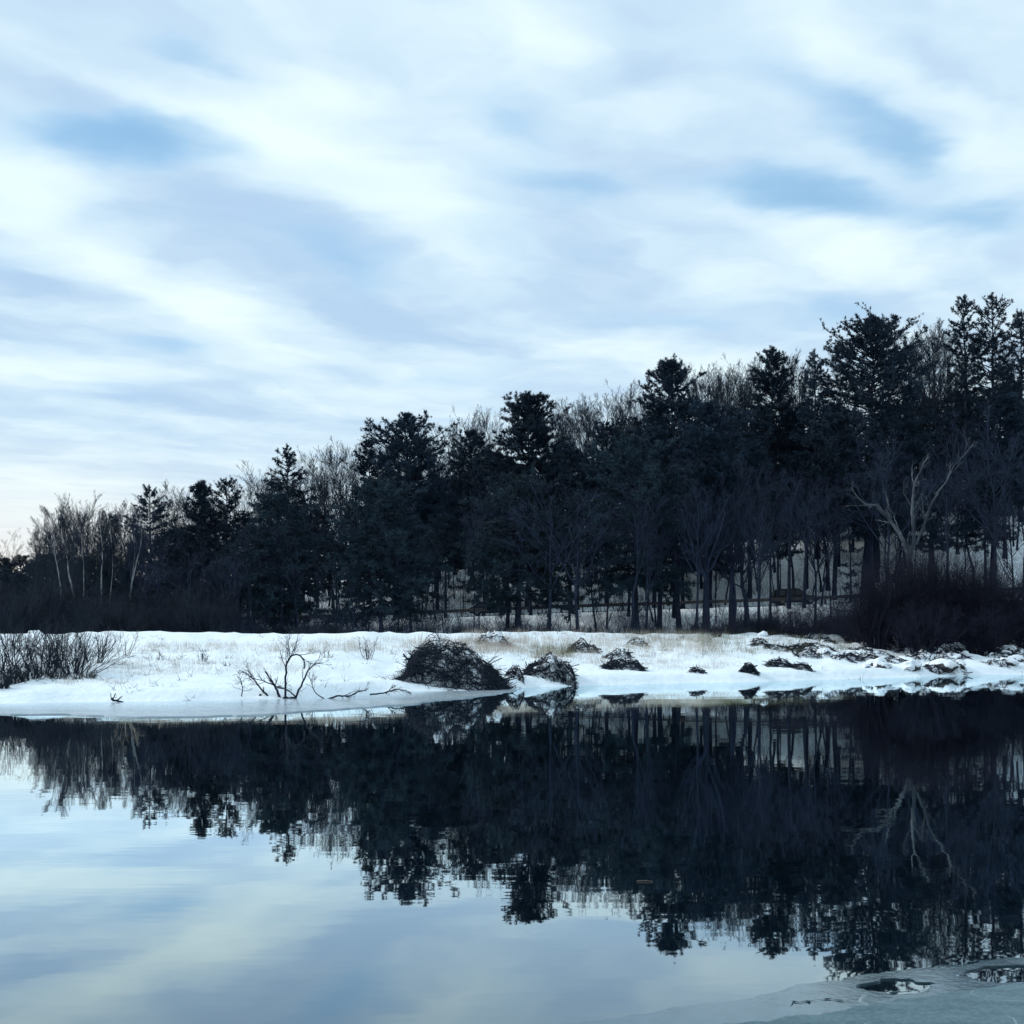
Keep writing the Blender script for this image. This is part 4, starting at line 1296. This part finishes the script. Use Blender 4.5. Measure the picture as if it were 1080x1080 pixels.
boulder((36 - 540) / F * 93, 93, 0.7, 'snow-topped boulder on the crest behind the left thicket', 1201)
boulder((94 - 540) / F * 95, 95, 0.4, 'small snow-topped boulder on the crest right of the left thicket', 1202)
boulder((805 - 540) / F * 100, 100, 0.45, 'snow-topped boulder on the crest below the parked dark car', 1203)


# ------------------------------------------------------------------ young evergreen by the thick trunk
parts = pine_mesh(950, 7.2, 4.0, 0.06, 'tier', 0.55, 'pine', 0.15)
place(parts, 'young_evergreen', 'sparse young evergreen with level branches by the thick black trunk', 'evergreen', (897 - 540) / F * 118, 118)


# ------------------------------------------------------------------ ground cover (uncountable)
def grass():
    rng = np.random.default_rng(55)
    mb, mo = MB(), MB()
    spots = []   # (px range, row range, clumps, height, which)
    for (x0, x1, y0, y1, n, h, which) in [(0, 330, 680, 690, 130, .45, 0), (150, 430, 679, 688, 140, .5, 0), (330, 560, 674, 690, 240, .65, 0), (480, 760, 668, 690, 620, .8, 0),
                                          (660, 770, 669, 684, 150, .8, 1), (560, 605, 683, 694, 110, .8, 1), (60, 160, 690, 725, 80, .4, 0), (640, 780, 690, 706, 120, .45, 0),
                                          (740, 900, 668, 690, 300, .7, 1), (130, 330, 694, 712, 160, .4, 0), (560, 660, 688, 704, 100, .5, 0), (430, 540, 676, 690, 120, .8, 0)]:
        px = rng.uniform(x0, x1, n); py = rng.uniform(y0, y1, n)
        for a, b in zip(px, py):
            Ds = np.linspace(54, 108, 80)
            Xs = (a - 540) / F * Ds
            row = HZ - (ground(Xs, Ds) - CAMH) / Ds * F
            j = int(np.argmin(np.abs(row - b) + (Ds < shore(Xs) + 0.5) * 99))
            spots.append((Xs[j], Ds[j], h, which))
    S = np.array(spots)
    for which, m in ((0, mb), (1, mo)):
        s = S[S[:, 3] == which]
        per = 16
        X = np.repeat(s[:, 0], per) + rng.normal(size=len(s) * per) * 0.22
        Y = np.repeat(s[:, 1], per) + rng.normal(size=len(s) * per) * 0.22
        hh = np.repeat(s[:, 2], per) * rng.uniform(0.35, 1.1, len(s) * per)
        P = np.stack([X, Y, ground(X, Y) - 0.03], 1)
        D = norm(np.stack([rng.normal(size=len(X)) * 0.28, rng.normal(size=len(X)) * 0.28, np.ones(len(X))], 1))
        m.blades(P, D, hh, np.full(len(X), 0.011), rng)
    tag(obj('dry_grass', mb.mesh('dry_grass', M['straw'])), 'pale tan dry grass poking through the snow along the bank', 'grass', kind='stuff')
    tag(obj('olive_grass', mo.mesh('olive_grass', M['olive'])), 'olive-brown dead grass on the crest at the foot of the wood', 'grass', kind='stuff')


def undergrowth():
    rng = np.random.default_rng(66)
    n = 5200
    mb = MB()
    px = rng.uniform(230, 1100, n)
    D = np.where(rng.random(n) < 0.6, rng.uniform(103, 118.3, n), rng.uniform(127, 160, n))
    X = (px - 540) / F * D
    patch = vnoise(X * 0.25, D * 0.3, 91) + 0.5
    keep = rng.random(n) < np.clip(patch * 1.6 - 0.35, 0.05, 1)
    X, D = X[keep], D[keep]
    n = len(X)
    per = 5
    X = np.repeat(X, per) + rng.normal(size=n * per) * 0.3
    Y = np.repeat(D, per) + rng.normal(size=n * per) * 0.3
    Y = np.where((Y > 118.4) & (Y < 126.5), 117.5, Y)
    pos = np.stack([X, Y, ground(X, Y) - 0.05], 1)
    d = norm(np.stack([rng.normal(size=len(X)) * 0.5, rng.normal(size=len(X)) * 0.5, np.ones(len(X))], 1))
    P, R = run(rng, pos, d, 0.5 + 2.6 * rng.random(len(X)) ** 2.2, 4, 0.0, 0.15, np.full(len(X), 0.018), np.full(len(X), 0.006))
    mb.tubes(P, R, 3)
    k1, r1 = kids(rng, P, R, 3, 0.2, 1.0, 0.5, 0.6, 0.02, 0.12, 3, 0.7, 0.5)
    mb.tubes(k1, np.maximum(r1, 0.006), 3)
    tag(obj('undergrowth', mb.mesh('undergrowth', M['twig'])), 'tangled leafless undergrowth on the road bank and hillside', 'undergrowth', kind='stuff')


def bank_litter():
    rng = np.random.default_rng(88)
    n = 420
    px = rng.uniform(0, 1090, n); t = 1.0 + 26 * rng.random(n) ** 1.3
    X0 = (px - 540) / F * 66
    Y = shore(X0) + t
    X = (px - 540) / F * Y
    keep = vnoise(X * 0.35, Y * 0.25, 14) > -0.08
    X, Y = X[keep], Y[keep]
    per = 5
    X = np.repeat(X, per) + rng.normal(size=len(X) * per) * 0.16
    Y = np.repeat(Y, per) + rng.normal(size=len(Y) * per) * 0.16
    N = len(X)
    d = norm(np.stack([rng.normal(size=N) * 0.8, rng.normal(size=N) * 0.5, np.abs(rng.normal(size=N)) * 0.7 + 0.15], 1))
    P, R = run(rng, np.stack([X, Y, ground(X, Y) - 0.03], 1), d, rng.uniform(0.1, 0.55, N), 4, -0.03, 0.16, rng.uniform(0.006, 0.014, N), np.full(N, 0.004))
    mb = MB()
    mb.tubes(P, R, 3)
    tag(obj('twig_litter', mb.mesh('twig_litter', M['brush'])), 'loose dark twigs and weed stalks poking out of the snowy bank', 'twigs', kind='stuff')


grass()
undergrowth()
bank_litter()


# ------------------------------------------------------------------ guardrail and cars on the road
def guardrail():
    x0, x1 = -62.0, 62.0
    t = thing('guardrail', 'long dark guardrail along the road at the foot of the wood', 'guardrail', (0, ROAD_Y0 + 0.25, 0))
    xs = np.linspace(x0, x1, 63)
    prof = [(0, -.16), (-.05, -.10), (-.05, -.06), (0, 0), (-.05, .06), (-.05, .10), (0, .16), (.02, .16), (.02, -.16)]
    V, k = [], len(prof)
    for x in xs:
        z = float(road_z(x)) + 0.60
        V += [(x, y, z + dz) for y, dz in prof]
    f = []
    for i in range(len(xs) - 1):
        for j in range(k):
            a, b = i * k + j, i * k + (j + 1) % k
            f.append((a, b, b + k, a + k))
    obj('rail', mesh_np('guardrail_rail', V, [np.array(f)], M['rail']), t)
    mb = MB()
    mb.box((0, 0, 0), (0.12, 0.16, 1.1))
    pm = mb.mesh('guardrail_post', M['rail'])
    x = x0 + 1
    while x < x1:
        obj('post', pm, t, (x, 0.11, float(road_z(x)) + 0.25))
        x += 4.0


def car(px, D, length, label, paint, suv=True, flip=1):
    X = (px - 540) / F * D
    z = float(road_z(X)) + 0.025
    t = thing('parked_car', label, 'car', (X, D, z), 'cars on the road behind the guardrail')
    t.rotation_euler = (0, -math.atan2(float(road_z(X + 1) - road_z(X - 1)), 2), 0 if flip > 0 else math.pi)
    L, Wd = length, 1.8
    roof = 1.68 if suv else 1.45
    # stations along the car: (x, z of shoulder, z of bottom, half width)
    lower = [(-.5, .62, .40, .78), (-.485, .85, .32, .86), (-.42, .95, .28, .90), (-.2, .98, .26, .90), (.1, .98, .26, .90), (.25, .95, .26, .90), (.4, .86, .28, .88), (.48, .74, .32, .82), (.5, .60, .40, .74)]
    V, f = [], []
    for (x, zs, zb, hw) in lower:
        V += [(x * L, -hw, zb + .1), (x * L, -hw * .92, zb), (x * L, hw * .92, zb), (x * L, hw, zb + .1), (x * L, hw, zs - .12), (x * L, hw * .9, zs), (x * L, -hw * .9, zs), (x * L, -hw, zs - .12)]
    k = 8
    for i in range(len(lower) - 1):
        for j in range(k):
            a, b = i * k + j, i * k + (j + 1) % k
            f.append((a, b, b + k, a + k))
    me = bpy.data.meshes.new('car_body')
    e = (len(lower) - 1) * k
    me.from_pydata(V, [], f + [tuple(range(k))[::-1], tuple(range(e, e + k))])
    me.update(); me.materials.append(M[paint])
    body = obj('body', me, t)
    # cabin
    st = [(-.46 if suv else -.40, .93, .80), (-.42 if suv else -.27, roof - .06, .66), (-.30 if suv else -.18, roof, .64), (.02, roof, .64), (.08, roof - .05, .66), (.24, .95, .80)]
    V = []
    for (x, zt, hw) in st:
        V += [(x * L, -.84, .93), (x * L, -hw, zt), (x * L, hw, zt), (x * L, .84, .93)]
    f = []
    for i in range(len(st) - 1):
        for j in range(3):
            a, b = i * 4 + j, i * 4 + j + 1
            f.append((a, a + 4, b + 4, b))
    me = bpy.data.meshes.new('car_cabin'); me.from_pydata(V, [], f); me.update(); me.materials.append(M[paint])
    obj('roof', me, t)
    # side windows and screens, a few mm proud
    for sgn in (-1, 1):
        for (xa, xb) in ((-.36 if suv else -.24, -.18), (-.165, -.02), (-.005, .155)):
            zt = roof - .13
            top_b = min(xb, .06)
            q = [(xa * L, sgn * .845, 1.0), (xb * L, sgn * .835, 1.0), (top_b * L, sgn * .715, zt), (xa * L + .06, sgn * .715, zt)]
            mb = MB(); mb.add(q, f4=[(0, 1, 2, 3)])
            obj('side_window', mb.mesh('car_window', M['glass']), t)
    mb = MB(); mb.add([(.235 * L, -.70, 1.0), (.235 * L, .70, 1.0), (.095 * L, .58, roof - .10), (.095 * L, -.58, roof - .10)], f4=[(0, 1, 2, 3)])
    o = obj('windscreen', mb.mesh('car_windscreen', M['glass']), t); o.location = (0.02, 0, 0.012)
    xr = (-.46, -.425) if suv else (-.39, -.29)
    mb = MB(); mb.add([(xr[0] * L, -.70, 1.02), (xr[0] * L, .70, 1.02), (xr[1] * L, .58, roof - .14), (xr[1] * L, -.58, roof - .14)], f4=[(0, 3, 2, 1)])
    o = obj('rear_window', mb.mesh('car_rear_window', M['glass']), t); o.location = (-0.02, 0, 0.012)
    # wheels
    tm, rm = MB(), MB()
    a = np.linspace(0, 2 * math.pi, 20, endpoint=False)
    for mb, ro, ri, hw in ((tm, .34, .22, .11), (rm, .23, .05, .118)):
        ring = lambda r, y: np.stack([np.cos(a) * r, np.full(20, y), np.sin(a) * r], 1)
        R = [ring(ri, -hw), ring(ro * .96, -hw), ring(ro, -hw * .7), ring(ro, hw * .7), ring(ro * .96, hw), ring(ri, hw)]
        i = np.arange(120).reshape(6, 20)
        mb.add(np.concatenate(R), f4=np.stack([i[:-1], np.roll(i[:-1], -1, 1), np.roll(i[1:], -1, 1), i[1:]], -1).reshape(-1, 4))
        mb.add(np.concatenate([ring(ri, -hw), [[0, -hw, 0]]]), f3=[(j, (j + 1) % 20, 20) for j in range(20)])
        mb.add(np.concatenate([ring(ri, hw), [[0, hw, 0]]]), f3=[((j + 1) % 20, j, 20) for j in range(20)])
    tme, rme = tm.mesh('tyre', M['tyre']), rm.mesh('rim', M['rim'])
    for x in (-.30, .30):
        for sgn in (-1, 1):
            w = obj('wheel', tme, t, (x * L, sgn * .80, .34))
            obj('rim', rme, w)
    for sgn in (-1, 1):
        mb = MB(); mb.box((.485 * L, sgn * .62, .70), (.10, .26, .13))
        obj('headlight', mb.mesh('headlight', M['lamp']), t)
        mb = MB(); mb.box((-.485 * L, sgn * .68, .80), (.08, .18, .16))
        obj('tail_light', mb.mesh('tail_light', M['lamp_red']), t)
        mb = MB(); mb.box((.13 * L, sgn * .97, 1.03), (.12, .16, .13))
        obj('wing_mirror', mb.mesh('wing_mirror', M[paint]), t)


guardrail()
car(838, 122, 4.7, 'dark parked car behind the guardrail on the right', 'dark_paint', True, 1)
car(517, 122.5, 4.2, 'dark car behind the guardrail, beside the forked pine trunk', 'blue_paint', False, 1)
car(337, 122, 4.3, 'pale car behind the guardrail at the left', 'pale_paint', False, -1)

# ------------------------------------------------------------------ floating twig on the water
p = water_px(680, 930)
mb = MB()
rng = np.random.default_rng(3)
P, R = run(rng, np.array([[-0.11, 0, 0.012]]), np.array([[1.0, 0.1, 0.0]]), np.array([0.22]), 6, 0.0, 0.05, np.array([0.006]), np.array([0.003]))
mb.tubes(P, R, 5)
k1, r1 = kids(rng, P, R, 3, 0.3, 0.9, 0.3, 0.6, 0.02, 0.05, 3)
mb.tubes(k1, np.maximum(r1, 0.002), 4)
tag(obj('floating_twig', mb.mesh('floating_twig', M['tan_twig']), None, (p[0], p[1], 0.0)), 'thin pale twig floating on the dark reflection right of centre', 'twig')
